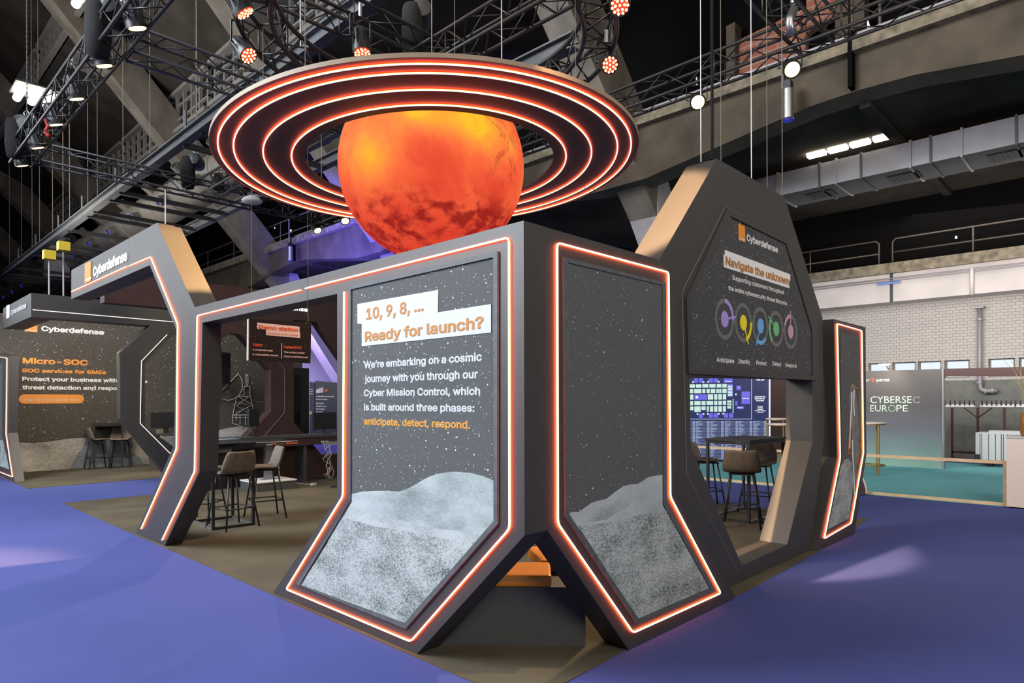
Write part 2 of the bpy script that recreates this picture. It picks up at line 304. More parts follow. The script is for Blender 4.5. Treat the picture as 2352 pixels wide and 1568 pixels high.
# ------------------------------------------------------------------ mesh builder
def origin_of(o):
    v = Vector((0, 0, 0))
    while o is not None: v += o.location; o = o.parent
    return v
class MB:
    def __init__(s): s.v = []; s.f = []
    def add(s, vs, fs):
        k = len(s.v); s.v += [Vector(p) for p in vs]; s.f += [tuple(i + k for i in f) for f in fs]; return s
    def box(s, a, b):
        (x0, y0, z0), (x1, y1, z1) = a, b
        return s.add([(x0, y0, z0), (x1, y0, z0), (x1, y1, z0), (x0, y1, z0), (x0, y0, z1), (x1, y0, z1), (x1, y1, z1), (x0, y1, z1)],
                     [(0, 3, 2, 1), (4, 5, 6, 7), (0, 1, 5, 4), (1, 2, 6, 5), (2, 3, 7, 6), (3, 0, 4, 7)])
    def obox(s, c, ux, uy, uz):
        c, ux, uy, uz = map(Vector, (c, ux, uy, uz)); vs = []
        for k in (-.5, .5):
            for i, j in ((-.5, -.5), (.5, -.5), (.5, .5), (-.5, .5)): vs.append(c + ux * i + uy * j + uz * k)
        return s.add(vs, [(0, 3, 2, 1), (4, 5, 6, 7), (0, 1, 5, 4), (1, 2, 6, 5), (2, 3, 7, 6), (3, 0, 4, 7)])
    def prism(s, loops, vec):
        """polygon (outer loop, then holes) pushed along vec"""
        if not isinstance(loops[0], (list,)): loops = [loops]
        loops = [[Vector(p) for p in lp] for lp in loops]; vec = Vector(vec)
        flat = [p for lp in loops for p in lp]; N = len(flat)
        tris = tessellate_polygon(loops); fs = [tuple(t) for t in tris] + [tuple(i + N for i in reversed(t)) for t in tris]
        k = 0
        for lp in loops:
            m_ = len(lp)
            for i in range(m_):
                a, b = k + i, k + (i + 1) % m_; fs.append((a, b, b + N, a + N))
            k += m_
        return s.add(flat + [p + vec for p in flat], fs)
    def flat(s, loop):
        loop = [Vector(p) for p in loop]
        return s.add(loop, [tuple(t) for t in tessellate_polygon([loop])])
    def tube(s, pts, r, n=8, cap=True, closed=False):
        pts = [Vector(p) for p in pts]; N = len(pts); rings = []
        prev = None
        for i, p in enumerate(pts):
            if closed: d = (pts[(i + 1) % N] - p).normalized() + (p - pts[i - 1]).normalized()
            elif i == 0: d = pts[1] - p
            elif i == N - 1: d = p - pts[-2]
            else: d = (pts[i + 1] - p).normalized() + (p - pts[i - 1]).normalized()
            d.normalize()
            if prev is None:
                a = d.cross(Vector((0, 0, 1)) if abs(d.z) < .9 else Vector((1, 0, 0))).normalized()
            else:
                a = (prev - d * prev.dot(d)).normalized()
            prev = a; b = d.cross(a)
            sc = 1.0
            if 0 < i < N - 1 or closed:
                dd = (pts[(i + 1) % N] - p).normalized(); sc = 1 / max(.5, dd.dot(d))
            rad = r if not isinstance(r, (list, tuple)) else r[i]
            rings.append([p + (a * math.cos(2 * math.pi * k / n) + b * math.sin(2 * math.pi * k / n)) * rad for k in range(n)])
        fs = []
        for i in range(N if closed else N - 1):
            j = (i + 1) % N
            for k in range(n): fs.append((i * n + k, i * n + (k + 1) % n, j * n + (k + 1) % n, j * n + k))
        if cap and not closed: fs += [tuple(range(n)), tuple((N - 1) * n + k for k in reversed(range(n)))]
        return s.add([q for rg in rings for q in rg], fs)
    def lathe(s, prof, c=(0, 0, 0), n=32, axis=None, closed=False):
        """profile of (radius, height) turned about axis through c"""
        c = Vector(c); q = Vector((0, 0, 1)).rotation_difference(Vector(axis)) if axis is not None else None
        vs = []
        for r, z in prof:
            for k in range(n):
                p = Vector((r * math.cos(2 * math.pi * k / n), r * math.sin(2 * math.pi * k / n), z))
                vs.append(c + (q @ p if q else p))
        fs = []; N = len(prof)
        for i in range(N if closed else N - 1):
            j = (i + 1) % N
            for k in range(n): fs.append((i * n + k, i * n + (k + 1) % n, j * n + (k + 1) % n, j * n + k))
        if not closed: fs += [tuple(reversed(range(n))), tuple((N - 1) * n + k for k in range(n))]
        return s.add(vs, fs)
    def text(s, txt, O, U, cap, V=(0, 0, 1), bold=0.0, off=(0, 0, 0), plain=False):
        """lettering: baseline from O along vector U (its full width), cap height along V"""
        vs, fs = glyphs(txt, bold, plain)
        if not vs: return s
        x0 = min(v[0] for v in vs); x1 = max(v[0] for v in vs); O = Vector(O) + Vector(off); U = Vector(U); V = Vector(V)
        N_ = U.cross(V).normalized() * (min(cap, .08) / .727 * .16)
        return s.add([O + U * ((v[0] - x0) / (x1 - x0)) + V * (v[1] / (.69 if plain else .727) * cap) + N_ * v[2] for v in vs], fs)
    def build(s, name, material, parent=None, smooth=False, bevel=0.0):
        me = bpy.data.meshes.new(name); o0 = origin_of(parent)
        me.from_pydata([v - o0 for v in s.v], [], s.f)
        bm = bmesh.new(); bm.from_mesh(me); bmesh.ops.recalc_face_normals(bm, faces=bm.faces); bm.to_mesh(me); bm.free()
        if smooth:
            for p in me.polygons: p.use_smooth = True
        me.materials.append(material)
        o = bpy.data.objects.new(name, me); COL.objects.link(o); o.parent = parent
        if smooth == 'angle':
            md = o.modifiers.new('edges', 'EDGE_SPLIT'); md.split_angle = math.radians(40)
        if bevel:
            md = o.modifiers.new('bevel', 'BEVEL'); md.width = bevel; md.segments = 2; md.limit_method = 'ANGLE'; md.angle_limit = math.radians(40)
        return o
class TB(MB):
    """lettering: every line becomes a part of its own"""
    def __init__(s): super().__init__(); s.lines = []
    def text(s, *a, **k): s.lines.append(MB().text(*a, **k)); return s
    def build(s, name, material, parent=None, **k):
        r = [l.build(name, material, parent) for l in s.lines]
        if s.v: r.append(MB().add(s.v, s.f).build('divider_line', material, parent))
        return r[0]
import os
FONT = None
try:   # the sans serif face that ships inside Blender; the built-in text face otherwise
    fp = os.path.join(bpy.utils.resource_path('LOCAL'), 'datafiles', 'fonts', 'Inter.woff2')
    if os.path.exists(fp): FONT = bpy.data.fonts.load(fp)
except Exception: FONT = None
_G = {}
def glyphs(txt, bold, plain=False):
    key = (txt, bold, plain)
    if key in _G: return _G[key]
    c = bpy.data.curves.new('t', 'FONT'); c.body = txt
    if FONT and not plain: c.font = FONT
    c.size = 1; c.bevel_depth = bold * 2.3; c.bevel_resolution = 0; c.resolution_u = 3; c.fill_mode = 'FRONT'
    o = bpy.data.objects.new('t', c); COL.objects.link(o)
    dg = bpy.context.evaluated_depsgraph_get(); me = bpy.data.meshes.new_from_object(o.evaluated_get(dg))
    vs, fs = [], []     # every face stands a hair off its neighbour, so overlapping strokes never coincide
    for i, p in enumerate(me.polygons):
        dz = (i % 11) * .0012; k = len(vs)
        vs += [(me.vertices[j].co.x, me.vertices[j].co.y, me.vertices[j].co.z + dz) for j in p.vertices]; fs.append(tuple(range(k, k + len(p.vertices))))
    r = (vs, fs)
    bpy.data.objects.remove(o); bpy.data.curves.remove(c); bpy.data.meshes.remove(me)
    _G[key] = r; return r
def fillet(pts, r, seg=4, closed=False):
    pts = [Vector(p) for p in pts]; out = []; N = len(pts)
    for i, p in enumerate(pts):
        if not closed and i in (0, N - 1): out.append(p); continue
        a = pts[i - 1] - p; b = pts[(i + 1) % N] - p; k = min(r, a.length * .4, b.length * .4)
        A = p + a.normalized() * k; B = p + b.normalized() * k
        for j in range(seg + 1):
            t = j / seg; out.append(A * (1 - t) ** 2 + p * 2 * t * (1 - t) + B * t * t)
    return out
def thing(name, label, cat, loc=(0, 0, 0), group=None, rz=0):
    o = bpy.data.objects.new(name, None); COL.objects.link(o); o.location = loc; o.rotation_euler = (0, 0, rz); o.empty_display_size = .1
    o['label'] = label; o['category'] = cat
    if group: o['group'] = group
    return o
def tag(o, label, cat, group=None, kind=None):
    o['label'] = label; o['category'] = cat
    if group: o['group'] = group
    if kind: o['kind'] = kind
    return o
def struct(o, label=None):
    o['kind'] = 'structure'
    if label: o['label'] = label
    return o
def copy_tree(o, parent=None):
    c = o.copy(); COL.objects.link(c); c.parent = parent
    for ch in list(o.children): copy_tree(ch, c)
    return c
def shift(pts, v): return [Vector(p) + Vector(v) for p in pts]
# ------------------------------------------------------------------ setting: floor, walls, ceiling
struct(MB().box((-16, -14, -.1), (40, 70, 0)).build('floor', M['carpet_blue']), 'blue carpet of the hall aisles')
XW = 20.6
wins = []
for a, b in ((1994, 2043), (2049, 2103), (2108, 2162), (2169, 2227), (2270, 2331), (2340, 2400), (1935, 1985), (1876, 1926), (2410, 2470), (2500, 2565)):
    y1, y0 = P(0, XW, a, 845).y, P(0, XW, b, 845).y
    wins.append((y0, y1))
ZW0, ZW1 = 2.12, 2.585
holes = [[(XW, y0, ZW0), (XW, y1, ZW0), (XW, y1, ZW1), (XW, y0, ZW1)] for y0, y1 in wins]
struct(MB().prism([[(XW, -14, 2.05), (XW, 60, 2.05), (XW, 60, 4.6), (XW, -14, 4.6)]] + holes, (.4, 0, 0)).build('wall_right', M['brick_white']), 'white painted brick wall of the side aisle')
struct(MB().box((XW, -14, 0), (XW + .4, 60, 2.05)).build('baseboard_right', mat('grey dado paint', (.13, .13, .115), .7, var=.15)), 'grey painted lower wall of the side aisle')
for i, (y0, y1) in enumerate(wins):
    w = struct(MB().prism([[(XW + .1, y0, ZW0), (XW + .1, y1, ZW0), (XW + .1, y1, ZW1), (XW + .1, y0, ZW1)],
                    [(XW + .1, y0 + .04, ZW0 + .03), (XW + .1, y1 - .04, ZW0 + .03), (XW + .1, y1 - .04, ZW1 - .03), (XW + .1, y0 + .04, ZW1 - .03)]], (.1, 0, 0)).build('window_%d' % (i + 1), M['mullion']))
    MB().box((XW + .16, y0 + .03, ZW0 + .02), (XW + .18, y1 - .03, ZW1 - .02)).build('pane', M['daylight'], w)
# whitewashed ledge beam, raw concrete edge, balcony railing
XB = 19.9
zb0, zb1, zl1 = P(0, XB, 2100, 688).z, P(0, XB, 2100, 622).z, P(0, XB, 2100, 598).z
struct(MB().box((XB, -14, zb0), (XW + .4, 60, zb1)).build('trim_1', M['whitewash']), 'white painted concrete beam under the balcony')
struct(MB().box((XB - .12, -14, zb1), (XW + .4, 60, zl1)).build('trim_2', M['ledge']), 'raw concrete edge of the balcony')
struct(MB().box((XB + .35, -14, zl1), (XW + .4, 60, 9.5)).build('trim_3', M['curtain']), 'black drape above the balcony')
struct(MB().box((XB - .01, P(0, XB, 2051, 650).y, zb0), (XB + .05, P(0, XB, 2044, 650).y, zb1 + .02)).build('trim_4', M['black']), 'open joint in the white beam')
br = thing('balcony_railing', 'rusty two-bar railing on the balcony above the white brick wall', 'railing', (XB, 3, zl1))
zr1, zr0 = P(0, XB, 2100, 541).z, P(0, XB, 2100, 572).z
for yy0, yy1 in ((P(0, XB, 2019, 600).y, 14), (-6, P(0, XB, 2050, 600).y)):
    MB().tube([(XB, yy0, zl1), (XB, yy0, zr1 - .08), (XB, yy0 + (.08 if yy0 > 0 else 0), zr1), (XB, yy1, zr1)] if yy0 > 0 else [(XB, yy0, zr1), (XB, yy1 - .08, zr1), (XB, yy1, zr1 - .08), (XB, yy1, zl1)], .022).build('top_rail', M['rail'], br, True)
    MB().tube([(XB, yy0, zr0), (XB, yy1, zr0)], .02).build('lower_rail', M['rail'], br, True)
for px in (2235, 1861, 2460):
    y = P(0, XB, px, 580).y
    MB().tube([(XB, y, zl1), (XB, y, zr1)], .022).build('post', M['rail'], br, True)
cp = thing('conduit_pipe', 'grey conduit running along the white beam with a bracket', 'pipe', (XB, 3, zb1))
MB().tube([(XB - .05, -8, zb1 - .14), (XB - .05, 14, zb1 - .14)], .018).build('pipe', M['galv'], cp, True)
MB().tube([(XB - .05, -8, zb1 - .20), (XB - .05, 14, zb1 - .20)], .012).build('pipe', M['galv'], cp, True)
yb = P(0, XB, 2233, 660).y
MB().tube([(XB - .04, yb, zb1 - .12), (XB - .04, yb, zb0 - .02)], .045).build('bracket', M['whitewash'], cp, True)
tag(MB().obox((XB - .07, P(0, XB, 2042, 651).y, P(0, XB, 2042, 651).z), (.03, 0, 0), (0, .55, 0), (0, 0, .06)).build('cable_tie', mat('blue sleeve', (.09, .17, .45), .5)), 'short blue sleeve on the conduit over the open joint', 'pipe sleeve')
dp = thing('drain_pipe', 'galvanised drain pipe running down the white brick wall', 'pipe', (XW, 1.5, 2))
q = [P(0, XW - .12, x, y) for x, y in ((2250, 706), (2250, 862), (2252, 893), (2262, 898), (2291, 897))]
MB().tube(fillet(q, .12), .055).build('pipe', M['galv'], dp, True)
for x, y in ((2250, 733), (2250, 878), (2264, 898), (2280, 897)):
    c = P(0, XW - .12, x, y); MB().lathe([(.075, -.03), (.075, .03)], c, 12, (0, 0, 1) if x < 2255 else (0, 1, 0)).build('coupling', M['galv'], dp)
MB().obox(P(0, XW - .12, 2250, 706), (.22, 0, 0), (0, .2, 0), (0, 0, .05)).build('wall_bracket', M['galv'], dp)

# gallery beam above the aisle with haunches, ledge, soffit and drapes
XG = 12.5
pill = [-1.5, 8.6, 18.7, 28.8, 38.9, 49.0]
bot = []
for y in pill:
    bot += [(y - 5.0, 6.98), (y - 4.2, 6.95), (y - .7, 6.46), (y + .7, 6.46), (y + 4.2, 6.95)]
loop = [(XG, -8, 7.62), (XG, 53, 7.62)] + [(XG, y, z) for y, z in reversed(bot)] + [(XG, -8, 6.95)]
struct(MB().prism([loop], (.6, 0, 0)).build('trim_5', M['beam']), 'brown concrete gallery beam with haunches')
struct(MB().box((XG - .18, -8, 7.62), (XG + .9, 53, 7.86)).build('trim_6', M['ledge']), 'raw concrete edge on the gallery beam')
struct(MB().box((XG - .05, -8, 7.86), (XG + .05, 53, 7.98)).build('trim_7', M['galv']), 'grey kerb on the gallery edge')
struct(MB().box((XG + .6, -8, 6.98), (XW, 53, 7.2)).build('ceiling', M['concrete_dark']), 'dark soffit of the side aisle')
for i, y in enumerate((3.6, 13.6, 23.6)):
    struct(MB().box((XG + .6, y - .06, 6.88), (XW, y + .12, 6.98)).build('trim_%d' % (8 + i), M['concrete_dark']), 'cross beam under the aisle soffit')
struct(MB().box((15.2, -8, 7.2), (15.4, 60, 15)).build('wall_gallery', M['curtain']), 'black drapes behind the gallery')
for i, poly in enumerate(([(1690, 95), (1850, 18), (1850, 118), (1690, 215)], [(1852, -70), (1920, -95), (1920, 35), (1852, 75)])):
    pts = PX(14.9, *poly)
    struct(MB().prism([pts], (.2, 0, 0)).build('wall_brick_%d' % (i + 1), M['brick_red']), 'bare red block infill seen between the drapes')
for i, poly in enumerate(([(1668, 60), (1688, 50), (1688, 250), (1668, 250)], [(1918, -60), (1948, -60), (1948, 75), (1918, 90)], [(1953, -60), (1985, -60), (1985, 60), (1953, 70)])):
    struct(MB().prism([PX(14.7, *poly)], (.35, 0, 0)).build('trim_%d' % (20 + i), M['beam']), 'concrete mullion behind the gallery')
struct(MB().prism([PX(14.9, (2310 - 330, 15), (1984, 15), (1998, 62), (1976, 66))], (.05, 0, 0)).build('window_20', M['daylight_soft']), 'torn gap in the drape letting daylight in')
for i, pt in enumerate(((2196, 545), (668, 531), (631, 523))):
    X = XB + .33 if i == 0 else 15.15
    struct(MB().obox(P(0, X, *pt), (.02, 0, 0), (0, .05 if i != 1 else .12, 0), (0, 0, .07 if i != 1 else .16)).build('window_%d' % (21 + i), M['daylight_soft']))
for i, y in enumerate((3.65, 23.7)):
    struct(MB().box((XG - .19, y - .035, 7.0), (XG + .1, y + .035, 7.99)).build('trim_%d' % (30 + i), M['curtain']), 'open joint in the gallery beam')
gr = thing('gallery_railing', 'rusty railing along the big gallery beam over the aisle', 'railing', (XG, 5, 7.86))
for za in (8.35, 8.9):
    MB().tube([(XG + .3, -7, za), (XG + .3, 3.3, za)], .028).build('rail_bar', M['rail'], gr, True)
    MB().tube([(XG + .3, 10.5, za), (XG + .3, 50, za)], .028).build('rail_bar', M['rail'], gr, True)
for y in (-4.5, -.4, 3.3, 3.75, 11, 13.5, 16, 20.5, 23, 25.5, 30, 33, 36, 40):
    MB().tube([(XG + .3, y, 7.86), (XG + .3, y, 8.95)], .028).build('post', M['rail'], gr, True)

# sloping ribs of the hall: every rib has the same profile, its place along the hall read off a point on its edge
def rib_y(x, y):
    d = ray(x, y); t = (6.3 + 1.08 * 13 - CAM_H) / (d.z + 1.08 * d.x); return d.y * t
nb = 0
for (px, py) in ((1345, 280), (690, 320), (400, 385), (120, 402), (60, 505), (12, 595)):
    y1 = rib_y(px, py); nb += 1
    def zl(X): return 6.3 + 1.08 * (13 - X)
    lo = [(13.4, zl(13.4)), (-2, zl(-2))]
    loop = [(X, y1, z) for X, z in lo] + [(-2, y1, zl(-2) + 1.7), (13.4, y1, zl(13.4) + 1.7)]
    struct(MB().prism([loop], (0, -.75, 0)).build('rib', M['concrete']), 'sloping concrete rib of the hall roof')
    loop = [(17.6, y1, .0), (13.4, y1, zl(13.4)), (13.4, y1, zl(13.4) + 1.7), (15.0, y1, 4.9), (19.2, y1, 0)]
    struct(MB().prism([loop], (0, -.77, 0)).build('rib_foot', M['concrete_light']), 'pale painted foot of a sloping roof rib')
# stepped roof: clerestory grids and slabs
def slab(nm, a, b, th=.3, label='dark concrete roof slab'):
    struct(MB().prism([[(a[0], -2, a[1]), (b[0], -2, b[1]), (b[0], -2, b[1] + th), (a[0], -2, a[1] + th)]], (0, 64, 0)).build(nm, M['concrete_dark']), label)
slab('ceiling_step_1', (15.4, 12.4), (9.0, 11.5)); slab('ceiling_step_2', (9.0, 13.05), (5.9, 14.6)); slab('ceiling_step_3', (5.9, 15.95), (.6, 19)); slab('ceiling_step_4', (.6, 20.2), (-16, 23))
wn = 30
for X, z0, z1 in ((9.0, 11.5, 13.05), (5.9, 14.6, 15.95), (.6, 19, 20.2)):
    for k in range(5):
        ya, yb_ = 4 + k * 9.5, 13.2 + k * 9.5; mb = MB()
        y = ya
        while y < yb_:
            mb.box((X - .06, y, z0), (X + .06, y + .11, z1)); y += .74
        for zz in (z0, z0 + (z1 - z0) * .33, z0 + (z1 - z0) * .66, z1 - .09): mb.box((X - .05, ya, zz), (X + .05, yb_, zz + .07))
        for zz in (z0, z1 - .12): mb.box((X - .2, ya, zz), (X + .1, yb_, zz + .14))
        wn += 1
        w = struct(mb.build('window_%d' % wn, M['mullion']), 'gridded clerestory window of the hall roof')
        MB().box((X + .08, ya, z0), (X + .12, yb_, z1)).build('pane', M['roofglass'], w)
for i, (ya, yb_) in enumerate(((15.4, 17.2), (26, 27.8), (37, 39))):
    struct(MB().box((5.9, ya, 13.6), (9.0, yb_, 14.0)).build('trim_%d' % (40 + i), M['concrete']), 'cross beam below the stepped roof')
struct(MB().box((-16, 60, 0), (40, 60.4, 20)).build('wall_back', M['concrete_dark']), 'far end wall of the hall')
struct(MB().box((11.0, 27.5, 0), (20.6, 27.9, 6.2)).build('wall_back_2', M['bluewall']), 'pale wall at the end of the aisle')

# ------------------------------------------------------------------ carpets
X0 = 2.468; Y0 = 2.29; TK = .178
cl = PZ(0, (1443, 1490), (1540, 1440), (1640, 1394), (1717, 1356), (1780, 1322), (1825, 1297), (1876, 1269), (1994, 1192))
pts = [(2.44, 11.9, 0), (2.44, 2.55, 0)] + [(2.60, 2.36, 0), (2.79, 2.28, 0)] + [(p.x, p.y, 0) for p in cl] + [(8.9, 11.9, 0)]
tag(MB().prism([pts], (0, 0, .005)).build('booth_carpet', M['carpet_brown']), 'brown black carpet under the big corner stand', 'carpet')
a = PZ(0, (45, 1117), (348, 1075))
tag(MB().prism([[(2.42, 14.35, 0), (9.6, 14.35, 0), (9.6, 17.8, 0), (2.42, 17.8, 0)]], (0, 0, .006)).build('booth_carpet', M['carpet_brown']), 'brown black carpet under the micro stand with the moon wall', 'carpet')
tag(MB().prism([[(11.7, -3, 0), (18.9, -3, 0), (19.2, 14, 0), (11.7, 14, 0)]], (0, 0, .006)).build('exhibit_carpet', M['carpet_teal']), 'teal carpet behind the pine frame', 'carpet')

# ------------------------------------------------------------------ facade on the left: doorway, arch and the launch poster
def zpts(pts, snaps): return [Vector((p.x, p.y, min(snaps, key=lambda s: abs(s - p.z)) if min(abs(s - p.z) for s in snaps) < .06 else p.z)) for p in pts]
sn = (0.0, .868, 2.476, 3.51, 3.08)
out = zpts(PX(X0, (1205.7, 1229), (1203.4, 506.2), (447.7, 707), (360.5, 513), (163.8, 619.3), (163.5, 686), (344, 610), (404.5, 756), (399.5, 1022), (312.4, 1223.8), (378.3, 1255), (458, 1088), (465, 741), (774.4, 674.6), (774.4, 1134.8), (628, 1364.4), (957.4, 1504.2)), sn)
out[0].y = out[1].y = 2.288; out[0].z = .857; out[1].z = 2.476
for p in out: p.z = max(p.z, .007)
fac = thing('stand_wall', 'grey stand wall with launch poster, doorway and cantilevered arch', 'stand wall', (X0, 5, 0))
MB().prism([out], (TK, 0, 0)).build('frame', M['panel'], fac)
# the arch is deeper than the wall
ad = PX(X0, (447.7, 707), (360.5, 513), (163.8, 619.3), (163.5, 686), (344, 610), (404.5, 756), (401, 930), (452, 930))
MB().prism([shift(ad, (TK, 0, 0))], (.07, 0, 0)).build('arch_back', M['panel'], fac)
arch_edge = zpts(PX(X0, (447.7, 707), (360.5, 513)), sn)
def strip(par, pts, off, r=.0060, name='led_strip', material='led', fr=.03, closed=False):
    MB().tube(shift(fillet(pts, fr, 4, closed), Vector(off) * .60), .0038, 8, True, closed).build('halo_tube', M['glow'], par, True)  # hidden tube added behind the white core to cast the halo
    return MB().tube(shift(fillet(pts, fr, 4, closed), off), r, 8, True, closed).build(name, M[material], par, True)
led1 = PX(X0, (793, 670), (790, 1139), (659.5, 1352), (945.7, 1471.8), (1173.3, 1213), (1172, 545.6), (704, 662.5))
led1b = PX(X0, (692, 666.5), (455, 725), (448.9, 1081.8), (374, 1239.6))
led2 = PX(X0, (325.8, 1213.8), (407.1, 1031), (410, 745), (347.4, 589.8), (298, 611))
led2b = PX(X0, (293, 612), (165.3, 669.8))
for l_ in (led1, led1b, led2, led2b): strip(fac, l_, (-.0108, 0, 0))
MB().box((X0 - .0015, PX(X0, (707, 650))[0].y - .002, 2.17), (X0 + .001, PX(X0, (707, 650))[0].y + .002, 2.476)).build('joint', M['black'], fac)
MB().box((X0 - .0015, PX(X0, (296, 560))[0].y - .002, 3.08), (X0 + .001, PX(X0, (296, 560))[0].y + .002, 3.5)).build('joint', M['groove'], fac)
tr_o = PX(X0, (807, 657), (1146.4, 577.4), (1145.7, 1202.6), (934.3, 1442.4), (682.6, 1340), (807, 1152))
tr_i = PX(X0, (809.4, 665), (1136.6, 591.4), (1137.7, 1195.3), (931.3, 1430.5), (691.8, 1342.3), (808.5, 1149))
MB().prism([tr_o, tr_i], (-.014, 0, 0)).build('poster_frame', M['trim'], fac)
po = MB().prism([tr_i], (-.004, 0, 0)).build('poster', M['sky_l'], fac)
hz = [(808, 1134), (831, 1129), (858, 1127), (884, 1126.6), (917, 1128.6), (933.6, 1123.3), (956.7, 1111), (973, 1101), (989.8, 1093), (1006, 1088), (1022.8, 1084.7), (1040, 1083), (1052.5, 1083), (1082, 1085.7), (1112, 1093.6), (1137.5, 1104.5)]
MB().prism([PX(X0 - .004, *hz, (1137.5, 1195), (1001, 1350), (751, 1244), (808.5, 1149))], (-.001, 0, 0)).build('moon_hill', M['moon_hill2'], po)
MB().prism([PX(X0 - .005, (808, 1134), (831, 1136), (858, 1146), (884, 1160), (903, 1176), (914, 1196), (870, 1200), (808.5, 1180))], (-.001, 0, 0)).build('moon_hill', M['moon_hill'], po)
MB().prism([PX(X0 - .005, (808.5, 1160), (914, 1193), (1000, 1213), (1060, 1220), (1100, 1228), (1128, 1203), (1080, 1262), (960, 1250), (760, 1233), (789, 1189))], (-.0015, 0, 0)).build('moon_plain', M['moon_plain'], po)
MB().prism([PX(X0 - .0055, (789, 1189), (860, 1208), (950, 1222), (1040, 1240), (1094, 1243), (931.3, 1430.5), (691.8, 1342.3))], (-.0015, 0, 0)).build('moon_ground', M['moon_ground'], po)
lb = X0 - .006
MB().prism([PX(lb, (821, 698), (1007, 665.5), (1006, 717), (1128, 698), (1128, 763.5), (831, 795), (831, 743.5), (821, 743.5))], (-.001, 0, 0)).build('headline_label', M['white'], po)
def line(mb, ax, v, txt, a, b, cap, bold=.0, plain=False):
    O, E_ = P(ax, v, *a), P(ax, v, *b); E_.z = O.z = (O.z + E_.z) / 2
    T_ = P(ax, v, a[0], a[1] - cap); mb.text(txt, O, E_ - O, T_.z - P(ax, v, *a).z, bold=bold, plain=plain)
mb = TB()
line(mb, 0, lb - .002, '10, 9, 8, ...', (841, 731), (973, 715), 34, .012); line(mb, 0, lb - .002, 'Ready for launch?', (838, 782), (1111, 754.5), 30, .012)
mb.build('headline_lettering', M['ochre'], po)
mb = TB()
for s_, a, b, c in (("We\u2019re embarking on a cosmic", (836, 845), (1107, 828), 21), ('journey with you through our', (838, 877), (1098, 868), 21), ('Cyber Mission Control, which', (836, 909), (1103, 906), 20), ('is built around three phases:', (836, 942), (1090, 944.5), 20)):
    line(mb, 0, X0 - .005, s_, a, b, c, .012)
mb.build('body_lettering', M['white'], po)
mb = TB(); line(mb, 0, X0 - .005, 'anticipate, detect, respond.', (836, 975), (1080, 982.5), 20, .012); mb.build('body_lettering', M['amber'], po)['label'] = 'amber last line of the poster text'
# arch logo
MB().prism([PX(X0, (197, 606), (210.7, 600), (209.7, 645), (196.5, 650.5))], (-.012, 0, 0)).build('logo_square', M['sign_orange'], fac)
mb = TB(); line(mb, 0, X0 - .014, 'orange', (197.8, 645), (209, 640.3), 7, .01); mb.build('logo_lettering', M['sign_letters'], fac)
mb = TB(); line(mb, 0, X0 - .012, 'Cyberdefense', (214, 633), (292.5, 597.5), 28, .012); mb.build('name_lettering', M['sign_letters'], fac)

# ------------------------------------------------------------------ right hand wall with the plain moon poster
out = PY(Y0, (1251.3, 521), (1547, 606), (1549, 1140), (1690, 1352), (1443.8, 1488.6), (1253, 1218.5))
out[0].x = out[5].x = X0 + TK + .002
out[0].z = out[1].z = 2.476; out[5].z = .857; out[3].z = out[4].z = 0
for p in out: p.z = max(p.z, .007)
wr = thing('stand_wall', 'dark brown stand wall with a plain poster of stars over the moon', 'stand wall', (3.4, Y0, 0))
MB().prism([out], (0, TK, 0)).build('frame', M['panel'], wr)
strip(wr, PY(Y0, (1276.4, 557.7), (1532.8, 625.5), (1537, 1140), (1653, 1361), (1451.4, 1451.7), (1278.2, 1201)), (0, -.0108, 0), closed=True)
tr_o = PY(Y0, (1291.3, 590), (1527, 650), (1529, 1157), (1639, 1354), (1460.4, 1433), (1296, 1184.8))
tr_i = PY(Y0, (1302.4, 603.3), (1519, 655), (1521.5, 1159), (1628.2, 1350), (1464.7, 1420.6), (1304.5, 1179.8))
MB().prism([tr_o, tr_i], (0, -.010, 0)).build('poster_frame', M['trim'], wr)
po = MB().prism([tr_i], (0, -.004, 0)).build('poster', M['sky_l'], wr)
yq = Y0 - .004
MB().prism([PY(yq, (1304.5, 1179), (1316, 1175), (1329, 1175.5), (1345, 1164), (1359, 1154), (1375, 1149), (1392, 1145.8), (1412, 1130), (1431.7, 1116), (1448, 1112), (1464.7, 1111), (1476, 1104), (1487.8, 1096), (1505, 1092), (1521.3, 1090), (1521.5, 1159), (1545, 1205), (1330, 1215))], (0, -.001, 0)).build('moon_hill', M['moon_hill'], po)
MB().prism([PY(yq - .001, (1345, 1180), (1370, 1160), (1410, 1150), (1440, 1140), (1455, 1146), (1440, 1165), (1410, 1180), (1395, 1192), (1350, 1198))], (0, -.001, 0)).build('moon_hill', M['moon_hill2'], po)
MB().prism([PY(yq - .001, (1328, 1208), (1372, 1203), (1420, 1196), (1475, 1180), (1530, 1172), (1536, 1184), (1628.2, 1350), (1464.7, 1420.6))], (0, -.0015, 0)).build('moon_ground', M['moon_ground'], po)

# ------------------------------------------------------------------ tower with the lifecycle sign
YT = 2.45
tw = thing('sign_tower', 'tall black brown portal tower with the lifecycle sign', 'stand tower', (5.6, YT, 0))
outer = [(4.925, 3.487), (6.30, 3.487), (7.33, 2.425), (7.36, 1.1), (6.95, .007), (4.85, .007), (3.99, 1.05), (3.99, 2.476)]
opening = [(p.x, p.z) for p in PY(YT, (1583, 864), (1587, 1028), (1704.5, 1298.5), (1808, 1250), (1866.6, 1013.4), (1866, 870))]
MB().prism([[(x, YT, z) for x, z in outer], [(x, YT, z) for x, z in opening]], (0, .27, 0)).build('frame', M['panel'], tw)
sp = PY(YT, (1674.5, 497.3), (1802.5, 560.4), (1862, 757), (1863.2, 863.8), (1586.8, 846.5), (1582.3, 686.7))
fr = PY(YT, (1667, 478), (1806, 548), (1871, 752), (1873, 873), (1578, 858), (1573, 684))
MB().prism([fr, sp], (0, -.016, 0)).build('sign_frame', M['panel'], tw)
